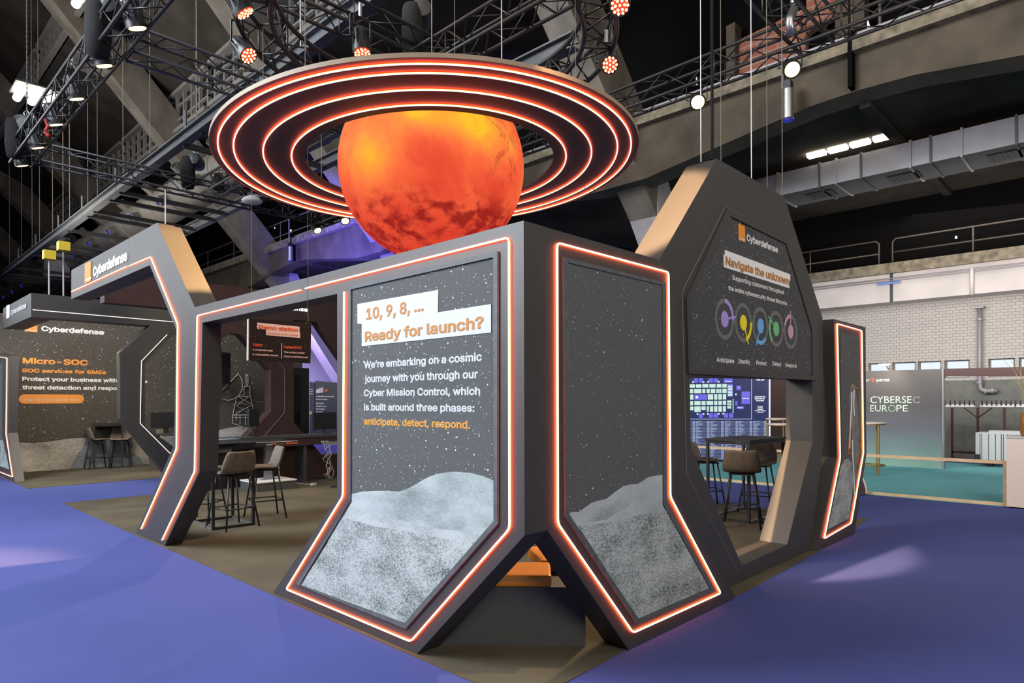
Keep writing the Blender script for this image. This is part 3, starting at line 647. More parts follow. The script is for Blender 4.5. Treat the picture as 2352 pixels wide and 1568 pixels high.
MB().tube(PY(YT - .001, (1666, 475), (1567.5, 668), (1568, 720), (1577, 1090), (1695, 1312)), .0022, 5).build('joint', M['groove'], tw)
MB().tube(PY(YT - .001, (1667, 474), (1800, 545)), .0022, 5).build('joint', M['groove'], tw)
sg = MB().prism([sp], (0, -.004, 0)).build('sign', M['sky_t'], tw)
yt = YT - .005
MB().prism([PY(yt, (1695.5, 513), (1710.5, 520), (1711.5, 557), (1696.5, 550.5))], (0, -.002, 0)).build('logo_square', M['orange'], sg)
mb = TB(); line(mb, 1, yt - .003, 'orange', (1697, 548), (1711, 554), 7, .01); line(mb, 1, yt, 'Cyberdefense', (1715, 552), (1787, 580), 20, .012)
for s_, a, b, c in (('Supporting customers throughout', (1682, 640), (1801, 677), 14), ('the entire cybersecurity threat lifecycle.', (1673, 667), (1809, 700), 14),
                    ('Anticipate', (1646, 831), (1686.5, 833), 14), ('Identify', (1696, 834), (1723, 836), 14), ('Protect', (1737, 837), (1761, 839), 13), ('Detect', (1774.5, 839), (1794.5, 841), 13), ('Respond', (1804.5, 842), (1829.5, 844), 12)):
    line(mb, 1, yt, s_, a, b, c, .008)
mb.build('white_lettering', M['white_dim'], sg)
MB().prism([PY(yt, (1664.5, 573.5), (1815, 630), (1815, 645), (1813, 645), (1813, 662), (1662, 613), (1661.5, 585), (1664.5, 586))], (0, -.001, 0)).build('headline_label', M['white_dim'], sg)
mb = TB(); line(mb, 1, yt - .003, 'Navigate the unknown', (1667, 605), (1813, 656), 26, .012); mb.build('headline_lettering', M['ochre'], sg)
# five linked dials
def arc(cx, cz, r0, r1, a0, a1, y, n=28):
    o_ = [(cx + r1 * math.cos(a0 + (a1 - a0) * k / n), y, cz + r1 * math.sin(a0 + (a1 - a0) * k / n)) for k in range(n + 1)]
    i_ = [(cx + r0 * math.cos(a0 + (a1 - a0) * k / n), y, cz + r0 * math.sin(a0 + (a1 - a0) * k / n)) for k in range(n + 1)]
    N = n + 1; return o_ + i_, [(k, k + 1, N + k + 1, N + k) for k in range(n)]
cs = [PY(yt, p)[0] for p in ((1664.5, 733), (1708.5, 741), (1747.5, 748.5), (1782.5, 755), (1816, 761))]
zc = sum(c.z for c in cs) / 5; R1 = (PY(yt, (1664.5, 685))[0].z - PY(yt, (1664.5, 780))[0].z) / 2
xs = [cs[0].x + (cs[4].x - cs[0].x) * k / 4 for k in range(5)]
mb = MB()
for k, x in enumerate(xs):
    mb.add(*arc(x, zc, R1 * .78, R1, 0, 2 * math.pi, yt))
    if k < 4: yc = yt + .0005; mb.flat([(x + R1 * .9, yc, zc - .022), (xs[k + 1] - R1 * .9, yc, zc - .022), (xs[k + 1] - R1 * .9, yc, zc + .022), (x + R1 * .9, yc, zc + .022)])
mb.build('dial_rings', M['grey_print'], sg)
D = math.radians
for k, (mm, a0, a1, hand) in enumerate((('violet', 0, 90, 10), ('yellow', -70, 5, -62), ('sky_blue', -120, -45, -118), ('green', 150, 232, 150), ('rose', 95, 160, 92))):
    x = xs[k]; mb = MB(); y2 = yt - .001
    mb.add(*arc(x, zc, 0.0005, R1 * .40, 0, 2 * math.pi, y2)); mb.add(*arc(x, zc, R1 * .78, R1, D(a0), D(a1), y2))
    d = Vector((math.cos(D(hand)), 0, math.sin(D(hand)))); pz = Vector((-d.z, 0, d.x)) * R1 * .055; c = Vector((x, y2 - .0006, zc))
    mb.flat([c + d * R1 * .3 - pz, c + d * R1 * 1.2 - pz, c + d * R1 * 1.2 + pz, c + d * R1 * .3 + pz])
    mb.build('dial_mark', M[mm], sg)['label'] = ('lilac', 'yellow', 'blue', 'green', 'pink')[k] + ' dial mark'

# ------------------------------------------------------------------ far wall panel with the space walker poster
YA = 2.39
out = PY(YA, (1915, 727), (1988, 750), (1990, 1043), (1963, 1209), (1875.5, 1267.8), (1922, 1050))
out[0].z = out[1].z = 2.42; out[3].z = out[4].z = 0
for p in out: p.z = max(p.z, .007)
wa = thing('stand_wall', 'narrow dark stand wall with the space walker poster', 'stand wall', (7.8, YA, 0))
MB().prism([out], (0, .26, 0)).build('frame', M['panel'], wa)
strip(wa, PY(YA, (1920.8, 743), (1977.7, 759.3), (1981.5, 1040), (1953.4, 1200.3), (1891, 1236.4), (1928, 1052)), (0, -.0108, 0), .0064, closed=True)
ti = PY(YA, (1930.5, 764), (1974.5, 776), (1978, 1043), (1949, 1190), (1901.3, 1215.4), (1934, 1059))
po = MB().prism([ti], (0, -.004, 0)).build('poster', M['sky_l'], wa)
MB().prism([PY(YA - .004, (1931, 1072), (1938, 1058), (1948, 1052), (1956, 1062), (1960, 1110), (1949, 1190), (1901.3, 1215.4))], (0, -.001, 0)).build('moon_ground', M['moon_ground'], po)
suit = [(1953, 892), (1957, 884), (1961, 880), (1965, 888), (1966, 905), (1970, 930), (1972, 990), (1973, 1040), (1969, 1060), (1966, 1130), (1962, 1130), (1960, 1060), (1957, 1000), (1953, 950), (1951, 910)]
MB().prism([PY(YA - .005, *suit)], (0, -.001, 0)).build('space_suit', mat('dim suit print', (.17, .17, .165), .6, var=.4, vscale=8), po)
mb = MB()
for pl_ in ([(1953, 892), (1957, 884), (1961, 880), (1965, 886)], [(1965, 892), (1971, 893), (1974, 905), (1974.5, 1010), (1976, 1015), (1974, 1040), (1971, 1046), (1970, 1070)], [(1951, 945), (1952, 960), (1951, 990), (1949, 1025), (1949, 1042), (1953, 1044)]):
    mb.tube(PY(YA - .006, *pl_), .006, 5)
mb.build('suit_outline', mat('orange outline print', (.45, .16, .02), .5), po)
mb = MB()
for pl_ in ([(1956, 900), (1955, 935), (1952, 985), (1951, 1030)], [(1961, 895), (1960, 930), (1962, 955)], [(1957, 1010), (1958, 1050), (1961, 1100), (1962, 1135)]):
    mb.tube(PY(YA - .006, *pl_), .009, 5)
mb.build('suit_highlight', M['white_dim'], po)
# ------------------------------------------------------------------ inside the stand
YP = 12.0
pw = thing('partition_wall', 'partition tinted maroon for red ring light, with octagon openings at the back of the stand', 'partition wall', (5.8, YP, 0))
top = PY(YP, (477, 652), (600, 665)); zt = 3.66
def oct_open(x0, x1, z0, z1, bx, bz0, bz1): return [(x0, YP, z0 + bz0), (x0 + bx, YP, z0), (x1 - bx, YP, z0), (x1, YP, z0 + bz0), (x1, YP, z1 - bz1), (x1 - bx, YP, z1), (x0 + bx, YP, z1), (x0, YP, z1 - bz1)]
q1 = PY(YP, (503, 794), (532, 766), (552.5, 767.5), (622, 849.6), (622, 945))
o1 = [(q1[4].x, YP, q1[4].z), (q1[4].x - .75, YP, .62), (4.1, YP, .62), (3.5, YP, 1.2), (3.5, YP, 1.9), (q1[1].x, YP, q1[1].z), (q1[2].x, YP, q1[2].z), (q1[3].x, YP, q1[3].z)]
q2 = PY(YP, (674, 834), (674, 739), (727.5, 739), (800, 845))
o2 = [(q2[0].x, YP, 1.15), (6.9, YP, .45), (7.4, YP, .45), (q2[3].x, YP, 1.0), (q2[3].x, YP, q2[3].z), (q2[2].x, YP, q2[2].z), (q2[0].x, YP, q2[2].z)]
hb = PY(YP, (240, 690), (383, 707), (432, 900)); XPL = hb[0].x; o1 = [(q1[4].x, YP, q1[4].z), (q1[4].x - .75, YP, .62), (hb[2].x + .15, YP, .62), (hb[2].x + .15, YP, q1[1].z - .35), (q1[1].x, YP, q1[1].z), (q1[2].x, YP, q1[2].z), (q1[3].x, YP, q1[3].z)]
MB().prism([[(hb[2].x, YP, .007), (9.2, YP, .007), (9.2, YP, zt), (XPL, YP, zt), (XPL, YP, hb[1].z), (hb[2].x, YP, hb[1].z)], o1, o2], (0, .25, 0)).build('frame', M['maroon'], pw)  # red light of the ring is put into this maroon
MB().tube([(p[0], YP - .004, p[2]) for p in [(q1[2].x + .05, 0, q1[2].z + .22), (q1[3].x + .28, 0, q1[3].z + .02), (q1[4].x + .28, 0, q1[4].z - .02), (q1[4].x - .45, 0, .55)]], .004, 5).build('joint', M['groove'], pw)
mb = TB(); line(mb, 1, YP - .01, 'Cyberdefense', (600, 705), (707.5, 715), 13, .012); mb.build('name_lettering', M['sign_letters'], pw)
# starry back wall with the dish antenna line drawing
YS = 13.3
sw = thing('graphic_wall', 'starry wall with the dish antenna line drawing behind the counter', 'graphic wall', (4.6, YS, 0))
w_ = MB().box((4.72, YS, .007), (6.45, YS + .08, 3.3)).build('print', M['sky_w'], sw)
mb = MB()
def cr(s_, x, y): return (490 + x / 5.6, 680 + y / 5.6)
def poly(pts, r=.0042): mb.tube(PY(YS - .008, *[cr(0, *p) for p in pts]), r, 5)
poly([(60, 1265), (320, 998), (355, 1045), (376, 1120), (370, 1200), (330, 1275), (270, 1320), (190, 1340), (110, 1320), (60, 1265)])
poly([(422, 1020), (435, 1005), (447, 1020), (447, 1140), (435, 1150), (422, 1140), (422, 1020)])
poly([(340, 1270), (395, 1268), (398, 1162), (470, 1162), (472, 1272), (520, 1480)]); poly([(340, 1280), (300, 1300), (250, 1525), (480, 1525)])
for a in ([(320, 1290), (475, 1380)], [(460, 1290), (300, 1410), (470, 1510)], [(300, 1370), (495, 1400), (290, 1510)], [(320, 1290), (460, 1290)], [(250, 1530), (480, 1530)], [(250, 1560), (480, 1560)], [(295, 1530), (295, 1600)], [(345, 1530), (345, 1640)], [(415, 1530), (415, 1660)], [(250, 1525), (250, 1640), (300, 1650), (400, 1690)]): poly(a, .0036)
mb.build('antenna_drawing', M['screen_cream'] if 'screen_cream' in M else M['white_dim'], w_)
MB().prism([PY(YS - .003, (495, 990), (520, 983), (545, 979), (580, 981), (610, 988), (640, 998), (640, 1015), (495, 1015))], (0, -.002, 0)).build('moon_ground', M['moon_warm'], w_)
tv = thing('wall_screen', 'black wall screen on the starry antenna wall', 'television', PY(12.9, (515, 850))[0])
MB().prism([PY(12.9, (480, 806), (530, 810), (529.5, 883), (480, 883))], (0, .06, 0)).build('housing', M['black'], tv)
MB().prism([PY(12.895, (482, 809), (528, 813), (527.5, 880), (482, 880))], (0, .004, 0)).build('display', M['glass_screen'], tv)
MB().box((PY(12.9, (505, 850))[0].x - .1, 12.96, 1.9), (PY(12.9, (505, 850))[0].x + .1, 13.3, 2.1)).build('bracket', M['black'], tv)
# counter running along the partition
ct = thing('counter', 'long dark counter along the partition under the monitors', 'counter', (6, 11.4, 0))
pa, pb = PY(11.2, (495, 1006), (795, 994)); zc1 = .96
zc1 = P(1, 11.58, 640, 1001).z
MB().box((4.3, 11.58, zc1 - .05), (8.2, 11.98, zc1)).build('counter_top', M['plinth'], ct)
for x in (4.35, 6.3, 8.0): MB().box((x, 11.64, .006), (x + .06, 11.95, zc1 - .05)).build('leg_panel', M['plinth'], ct)
MB().box((4.3, 11.60, zc1 - .20), (8.2, 11.64, zc1 - .05)).build('apron', M['maroon'], ct)
def monitor(px, py, Y, w, h, zb, label, yaw, grp=None):
    c = P(1, Y, px, py); t = thing('monitor', label, 'monitor', (c.x, Y, zb), rz=yaw)
    MB().lathe([(.12, 0), (.12, .012)], (0, 0, 0), 20).build('base', M['black'], None).parent = t
    o = MB().tube([(0, 0, .01), (0, .03, .2)], .018).build('stand', M['black'], None); o.parent = t
    hh = c.z - zb
    o = MB().box((-w / 2, -.02, hh - h / 2), (w / 2, .02, hh + h / 2)).build('housing', M['black'], None, bevel=.008); o.parent = t
    o = MB().box((-w / 2 + .012, .0205, hh - h / 2 + .012), (w / 2 - .012, .023, hh + h / 2 - .012)).build('display', M['glass_screen'], None); o.parent = t
    return t
monitor(582, 959, 11.75, .30, .32, zc1, 'tilted black monitor on the counter in front of the antenna drawing', .5)
monitor(745, 966, 11.75, .55, .34, zc1, 'wide black monitor on the counter by the doorway edge', .1)
ca = thing('cable_bundle', 'tangle of white cables hanging from the counter', 'cable', (7.2, 11.5, .2))
mb = MB(); rnd = random.Random(3)
for k in range(4):
    a = P(1, 11.55, 738 + k * 5, 1012); pts = [a]
    for i in range(9): pts.append(P(1, 11.53, 752 + rnd.uniform(-12, 12), 1025 + i * 9 + rnd.uniform(-4, 4)))
    mb.tube(fillet(pts, .1, 3), .006, 6)
c = P(1, 11.53, 759, 1085); mb.tube([c + Vector((.07 * math.cos(k * .63), 0, .11 * math.sin(k * .63))) for k in range(10)], .006, 6, closed=True)
mb.build('cable', mat('cream cable', (.55, .45, .38), .5), ca, True)
ps = thing('power_strip', 'white power plug on a cable lying on the brown carpet', 'power plug', PZ(0.006, (720, 1114))[0])
MB().obox(PZ(.03, (720, 1112))[0], (.10, .02, 0), (-.01, .06, 0), (0, 0, .046)).build('plug', M['white'], ps, bevel=.008)
MB().tube(PZ(.012, (712, 1112), (695, 1111), (680, 1109), (667, 1108)), .008, 6).build('cable', M['white'], ps, True)
# demo sign hung from the portal
YD = 9.83
ds = thing('hanging_sign', 'black demo station sign hung inside the stand', 'hanging sign', PY(YD, (643, 780))[0])
bd = PY(YD, (572, 731.5), (715, 740), (713, 834), (571, 827.5))
MB().prism([bd], (0, .03, 0)).build('board', M['sky_d'], ds)
MB().prism([[bd[0], bd[3], bd[3] + Vector((-.018, 0, 0)), bd[0] + Vector((-.018, 0, 0))]], (0, .03, 0)).build('edge', M['white_dim'], ds)
yd = YD - .003
MB().prism([PY(yd, (591, 740.5), (688, 750), (688, 763), (689.5, 763), (689.5, 776), (611, 769.5), (611, 757), (591, 755))], (0, -.001, 0)).build('headline_label', M['pink_white'], ds)
mb = TB(); line(mb, 1, yd - .003, 'Demo station', (595, 753.8), (684.5, 761.8), 11.5, .012); line(mb, 1, yd, 'CERT', (580.5, 794), (604, 795.5), 7.5, .014); line(mb, 1, yd, 'CyberSOC', (652, 798.5), (693, 801.5), 7.5, .014)
mb.build('headline_lettering', M['red_orange'], ds)
mb = TB(); line(mb, 1, yd - .003, 'choose your battle', (615, 767), (684.5, 772), 6.5); mb.build('small_lettering', M['red_orange'], ds)
mb = TB()
for s_, a, b in (('A credential leak', (580, 804), (627, 807)), ('A vulnerability exploit', (579.5, 814.5), (639.5, 818.5)), ('The access broker', (652, 809.5), (700, 812.5)), ('Cloud credential heist', (652, 819.5), (708, 822.5))): line(mb, 1, yd, s_, a, b, 5, .012)
mb.flat(PY(yd, (646.5, 788), (648, 788), (647.5, 823), (646, 823)))
mb.build('white_lettering', M['pink_white'], ds)
mb = MB()
for x, y in ((578, 731.5), (708, 739)):
    p = P(1, YD + .015, x, y); mb.tube([p, (p.x, p.y, 6.26)], .003, 5)
mb.build('cable', M['cable'], ds)
# touch table on its plinth
c = Vector((5.36, 11.16, .17))
tt = thing('touch_table', 'standing touch table with red lit edge on a white topped plinth', 'display table', (c.x, c.y, .005))
hB=0
pz = PZ(.17, (550, 1110), (572, 1103), (655, 1095), (668, 1103), (632, 1109), (600, 1112))
MB().box((c.x - .36, c.y - .32, .006), (c.x + .36, c.y + .32, .15)).build('plinth', M['plinth'], tt)
MB().box((c.x - .37, c.y - .33, .15), (c.x + .37, c.y + .33, .17)).build('plinth_top', M['white_dim'], tt)
MB().box((c.x - .13, c.y - .06, .17), (c.x + .13, c.y + .06, .185)).build('foot', M['steel'], tt)
MB().box((c.x - .07, c.y - .04, .18), (c.x + .07, c.y + .04, .80)).build('column', M['steel'], tt)
tl_, tr__ = PY(c.y - .4, (560, 1020), (684, 1017)); zt_ = (tl_.z + tr__.z) / 2; XM = c.x; c = Vector(((tl_.x + tr__.x) / 2, c.y, 0)); HW = (tr__.x - tl_.x) / 2
MB().box((c.x - HW, c.y - .4, zt_ - .035), (c.x + HW, c.y + .38, zt_ + .03)).build('top', M['black'], tt)
MB().box((c.x - HW, c.y - .403, zt_ + .022), (c.x + HW, c.y - .399, zt_ + .03)).build('edge_line', M['white_dim'], tt)
MB().box((c.x - HW, c.y - .404, zt_ - .02), (c.x - .30, c.y - .4, zt_ + .004)).build('edge_glow', emit('red edge strip', (.55, .05, .02), .8), tt)
MB().box((c.x + .26, c.y - .404, zt_ - .02), (c.x + HW, c.y - .4, zt_ + .004)).build('edge_glow', M['red_orange'], tt)
mb = TB(); mb.text('CERT', (c.x - .10, c.y - .404, zt_ - .025), (.13, 0, 0), .032, bold=.015); mb.text('Cyberdefense', (c.x + .09, c.y - .404, zt_ - .02), (.13, 0, 0), .02); mb.build('lettering', M['white'], tt)
MB().box((c.x + .045, c.y - .405, zt_ - .025), (c.x + .08, c.y - .4, zt_ + .008)).build('logo_square', M['red_orange'], tt)
tag(MB().tube(fillet([Vector((c.x + .25, c.y + .2, zt_ - .04)), Vector((c.x + .32, c.y + .1, .6)), Vector((c.x + .28, c.y - .1, .4)), Vector((c.x + .34, c.y, .178))], .1), .009, 6).build('power_cable', mat('pink cable', (.50, .33, .28), .5), None, True), 'pale cable dropping from the touch table to its plinth', 'cable')
wt = thing('cafe_table', 'round dark side table standing by the doorway edge', 'table', PZ(.0, (789, 1118))[0])
c = wt.location
MB().lathe([(.36, .78), (.36, .81)], (c.x, c.y, 0), 28).build('top', M['plinth'], wt)
MB().lathe([(.035, 0.01), (.035, .78)], (c.x, c.y, 0), 12).build('column', M['black'], wt)
MB().lathe([(.24, .005), (.22, .02)], (c.x, c.y, 0), 24).build('foot', M['black'], wt)

# ------------------------------------------------------------------ bar stools and bar tables
def make_stool(label, leather, group):
    t = thing('bar_stool', label, 'bar stool', (0, 0, 0), group)
    # shell: front lip, seat pan, curve, back (y = depth, back at +y)
    prof = [(-.21, .665), (-.18, .682), (-.08, .672), (.04, .662), (.12, .672), (.165, .71), (.19, .78), (.212, .86), (.226, .925), (.230, .945)]
    wid = [.185, .20, .215, .222, .225, .225, .220, .205, .185, .165]
    dish = [.0, .008, .018, .024, .026, .030, .034, .034, .030, .026]
    nx = 10; vs = []; nrm = []
    for (y, z), w, d in zip(prof, wid, dish):
        for i in range(nx + 1):
            u = -1 + 2 * i / nx; a = abs(u) ** 2.2
            back = 0 if z < .69 and y < .1 else 1
            vs.append(Vector((w * u, y - (d * a * 1.6 if back else 0), z + d * a * (1.3 if not back else .25))))
    fs = [(r * (nx + 1) + i, r * (nx + 1) + i + 1, (r + 1) * (nx + 1) + i + 1, (r + 1) * (nx + 1) + i) for r in range(len(prof) - 1) for i in range(nx)]
    o = MB().add(vs, fs).build('seat_shell', leather, None, True); o.parent = t
    so = o.modifiers.new('thick', 'SOLIDIFY'); so.thickness = .03; so.offset = 0
    sb = o.modifiers.new('soft', 'SUBSURF'); sb.levels = 1; sb.render_levels = 1
    tops = [(-.13, -.13), (.13, -.13), (.13, .13), (-.13, .13)]; feet = [(-.22, -.22), (.22, -.22), (.22, .22), (-.22, .22)]
    for (a, b), (c_, d) in zip(tops, feet):
        o = MB().tube([(a, b, .645), (c_, d, .006)], .0115, 8).build('leg', M['black'], None, True); o.parent = t
    def at(k, z): f = (.645 - z) / .639; return (tops[k][0] + (feet[k][0] - tops[k][0]) * f, tops[k][1] + (feet[k][1] - tops[k][1]) * f, z)
    mb = MB(); zf = .25
    for k in range(4): mb.tube([at(k, zf if k % 2 else zf), at((k + 1) % 4, zf)], .009, 8)
    o = mb.build('foot_rail', M['black'], None, True); o.parent = t
    o = MB().box((-.15, -.15, .640), (.15, .15, .652)).build('seat_plate', M['black'], None); o.parent = t
    return t
STOOLS = {}
def stool(px, py, rz, label, leather, group):
    c = PZ(.0, (px, py))[0]
    if leather not in STOOLS: t = STOOLS[leather] = make_stool(label, M[leather], group)
    else: t = copy_tree(STOOLS[leather]); t['label'] = label; t['group'] = group
    t.location = (c.x, c.y, .0); t.rotation_euler.z = rz; return t
def back_to(dx, dy): return math.atan2(dy, dx) - math.pi / 2   # turn so that the back points along (dx, dy)
def bar_table(corners, h, label, col='black', bars=True):
    cs_ = [PZ(0, p)[0] for p in corners]; c = sum(cs_, Vector()) / 4
    # make it a true rectangle along its first edge
    u = (cs_[1] - cs_[0] + cs_[2] - cs_[3]) / 2; w = u.length; u.normalize(); v = Vector((-u.y, u.x, 0)); dv = (cs_[3] - cs_[0] + cs_[2] - cs_[1]) / 2; d = abs(dv.dot(v))
    t = thing('bar_table', label, 'bar table', (c.x, c.y, 0))
    U = u * w / 2; V = v * d / 2; Z = Vector((0, 0, 1))
    MB().obox(c + Z * (h - .015), u * (w + .06), v * (d + .06), Z * .03).build('top', M[col], t)
    for su, sv in ((-1, -1), (1, -1), (1, 1), (-1, 1)):
        q = c + U * su + V * sv; MB().obox(q + Z * ((h - .03) / 2 + .004), u * .032, v * .032, Z * (h - .04)).build('leg', M['black'], t)
    mb = MB()
    for s_ in (-1, 1):
        mb.obox(c + U * s_ + Z * (h - .05), u * .03, v * d, Z * .03); mb.obox(c + V * s_ + Z * (h - .05), u * w, v * .03, Z * .03)
    mb.build('top_frame', M['black'], t)
    for s_ in (-1, 1):
        MB().obox(c + U * s_ + Z * .02, u * .03, v * (d - .03), Z * .03).build('floor_bar', M['steel'], t)
        MB().obox(c + V * s_ + Z * .02, u * (w - .03), v * .03, Z * .03).build('floor_bar', M['black'], t)
    return t
gl = 'stools at the table behind the doorway'
stool(535, 1211, back_to(.15, -1), 'grey taupe bar stool turned back-on behind the doorway', 'leather_grey', gl)
stool(609, 1189, back_to(.95, -.2), 'bar stool with tan lit seat standing away from the table', 'leather_grey', gl)
stool(466, 1196, back_to(-.7, .9), 'bar stool half hidden by the doorway pillar', 'leather_grey', gl)
bar_table([(495, 1218), (581, 1206), (535, 1190), (441, 1201)], 1.04, 'black bar table standing just inside the doorway')
tag(MB().obox(P(2, 1.07, 516, 1013), (.30, .02, 0), (-.01, .2, 0), (0, 0, .055)).build('storage_box', mat('slate blue box', (.12, .15, .19), .5), None, bevel=.004), 'slate blue box lying on the bar table in the doorway', 'box')
gr_ = 'stools seen through the tower opening'
stool(1705, 1208, back_to(-.9, -.35), 'brown bar stool seen from behind through the tower opening', 'leather', gr_)
stool(1622, 1163, back_to(-.65, .75), 'brown bar stool half cut off by the tower leg', 'leather', gr_)
stool(1742, 1176, back_to(.95, .15), 'brown bar stool on the far side of the bar table', 'leather', gr_)
bar_table([(1655, 1194), (1754, 1207), (1768, 1178), (1681, 1166)], 1.05, 'black bar table framed by the tower opening')

# bench with cushion in the corner gap
a, b = PZ(.0, (1010, 1486), (1346, 1489)); a.z = b.z = 0
n_ = (b - a).normalized(); m_ = Vector((-n_.y, n_.x, 0)); m_ = m_ if m_.x + m_.y > 0 else -m_
a += m_ * .03; b += m_ * .03
a2 = a - n_ * .0; hB = P(0, (a.x + b.x) / 2, 1200, 1350).z
hB = .374
bn = tag(MB().prism([[a, b, b + Vector((0, 0, hB)), a + Vector((0, 0, hB))]], m_ * .5).build('bench', M['plinth'], None), 'dark grey board bench across the open corner', 'bench')
cu = thing('seat_cushion', 'orange vinyl cushion on the corner bench', 'cushion', a + n_ * .5 + Vector((0, 0, hB)))
t_ = 0
while True:
    w_ = a + n_ * t_ - Vector((0, 0, 0)); px_ = CX + F * (w_.dot(r2) - CAM_H * r2.z) / w_.dot(fw)
    if px_ > 1266 or t_ > 2: break
    t_ += .005
L = .60; Wd = .34; c0 = a + n_ * (t_ - L) - m_ * .015 + Vector((0, 0, hB + .001))
MB().obox(c0 + n_ * L / 2 + m_ * Wd / 2 + Vector((0, 0, .04)), n_ * L, m_ * Wd, (0, 0, .08)).build('pad', M['cushion'], cu, bevel=.018)
MB().tube([c0 + Vector((0, 0, .055)) - m_ * .002, c0 + n_ * L + Vector((0, 0, .055)) - m_ * .002], .004, 6).build('piping', M['piping'], cu)
c1 = c0 + n_ * (L - .10) + m_ * .36
tag(MB().obox(c1 + n_ * .2 + m_ * .22 + Vector((0, 0, .05)), n_ * .42 + m_ * .1, m_ * .42 - n_ * .1, (0, 0, .09)).build('seat_cushion', M['cushion'], None, bevel=.018), 'second orange cushion behind the bench, only its corner showing', 'cushion')

# ------------------------------------------------------------------ micro stand at the far left
YM = 14.2
ms = thing('stand_header', 'dark header beams and octagon portal of the micro stand', 'stand header', (3.5, YM, 0))
hz0, hz1 = P(0, 2.45, 72, 727).z, P(0, 2.45, 72, 672).z
MB().box((2.45, YM, hz0), (6.6, YM + .35, hz1)).build('front_beam', M['panel'], ms)
MB().box((2.45, YM + .35, hz0), (2.80, 16.95, hz1)).build('side_beam', M['panel'], ms)
xq = PY(YM, (276, 810), (345, 746), (276, 962), (388, 1107)); xl = xq[0].x; z_u = xq[0].z; z_l = xq[2].z
xr = P(1, YM, 652, 900).x
outr = [(xq[1].x, hz0), (xl, z_u), (xl, z_l), (xq[3].x, .007), (xr - .9, .007), (xr, z_l), (xr, z_u), (xr - .6, hz0)]
xi = PY(YM, (402, 765), (333, 836), (333, 980), (400, 1042))
innr = [(xi[0].x, xi[0].z), (xi[1].x, xi[1].z), (xi[2].x, xi[2].z), (xi[3].x + .35, .35), (xr - 1.2, .35), (xr - .35, z_l), (xr - .35, z_u), (xr - .9, xi[0].z)]
MB().prism([[(x, YM, z) for x, z in outr], [(x, YM, z) for x, z in innr]], (0, .22, 0)).build('portal', M['panel'], ms)
MB().tube(PY(YM - .004, (405, 718 + 1), (325, 829), (322, 972), (388, 1038), (420, 1070)), .007, 6).build('light_line', M['led_small'], ms) if False else None
MB().tube(PY(YM - .006, (384, 768), (325, 829), (322, 972), (388, 1038), (420, 1070)), .007, 6).build('light_line', M['led_small'], ms)
MB().tube([PY(YM - .006, (75, 711))[0], PY(YM - .006, (400, 739))[0]], .007, 6).build('light_line', M['led_small'], ms)
MB().prism([PX(2.444, (15, 702), (22.5, 699), (22, 729), (15, 732))], (-.004, 0, 0)).build('logo_square', M['white_dim'], ms)
mb = TB(); line(mb, 0, 2.442, 'Cyberdefense', (24, 723), (60.5, 707), 16, .012); mb.build('name_lettering', M['white'], ms)
mb = MB()
for x, y in ((113, 680), (146, 683)):
    p = P(1, YM + .2, x, y); p.z = hz1; ph = P(1, YM + .2, x + 1, 596 if x < 130 else 576); mb.tube([p, (p.x, p.y, ph.z)], .016, 6)
    MB().box((p.x - .09, p.y - .09, ph.z), (p.x + .09, p.y + .09, ph.z + .16)).build('hoist_block', mat('yellow hoist', (.55, .38, .02), .5), ms)
mb.build('hanger', M['galv'], ms)
YB_ = 17.8
mw = thing('graphic_wall', 'starry wall with the moon ground and service text of the micro stand', 'graphic wall', (5, YB_, 0))
w_ = MB().box((2.0, YB_, 0), (9.6, YB_ + .1, 3.48)).build('print', M['sky_w'], mw)
hz = [(0, 1022), (45, 1016), (75, 1018), (120, 1013), (150, 1008), (170, 1006), (200, 1005), (230, 1009), (260, 1003), (300, 998), (345, 1003), (420, 1000)]
MB().prism([PY(YB_ - .003, *hz, (420, 1066), (345, 1070), (52, 1084), (0, 1086))], (0, -.002, 0)).build('moon_ground', M['moon_warm'], w_)
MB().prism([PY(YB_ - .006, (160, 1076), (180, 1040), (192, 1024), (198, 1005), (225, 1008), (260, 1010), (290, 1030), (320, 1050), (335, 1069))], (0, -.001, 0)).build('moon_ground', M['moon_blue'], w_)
yb = YB_ - .004
mb = TB(); line(mb, 1, yb, 'Cyberdefense', (95, 760), (240, 767.5), 15, .014); line(mb, 1, yb, 'Protect your business with', (51, 874), (269, 877), 12, .013); line(mb, 1, yb, 'threat detection and respo', (51, 893), (269, 895.5), 12, .013); line(mb, 1, yb, 'e', (333, 879), (339, 879), 9, .013)
mb.build('white_lettering', M['white_dim'], w_)
mb = TB(); line(mb, 1, yb, 'Micro-SOC', (52, 834), (202.5, 838), 17, .013); line(mb, 1, yb, 'SOC services for SMEs', (51, 855), (244, 858), 11.5, .013); mb.build('orange_lettering', M['orange'], w_)
MB().prism([PY(yb, (56, 741), (86, 737), (86, 763), (56, 760.5))], (0, -.002, 0)).build('logo_square', M['orange'], w_)
mb = TB(); line(mb, 1, yb - .003, 'orange', (58, 758.5), (84, 760.5), 4.5, .013); mb.build('logo_lettering', M['white'], w_)
q = PY(yb, (43, 916), (193, 916)); rb = (PY(yb, (100, 906))[0].z - PY(yb, (100, 927))[0].z) / 2
cap_ = [(q[0].x + rb + rb * math.cos(D(a)), yb, q[0].z + rb * math.sin(D(a))) for a in range(90, 271, 15)] + [(q[1].x - rb + rb * math.cos(D(a)), yb, q[0].z + rb * math.sin(D(a))) for a in range(-90, 91, 15)]
MB().prism([cap_], (0, -.002, 0)).build('button', M['orange'], w_)
mb = TB(); line(mb, 1, yb - .003, 'Ask for your demo here.', (52.5, 920), (186, 921), 9); mb.build('button_lettering', M['white'], w_)
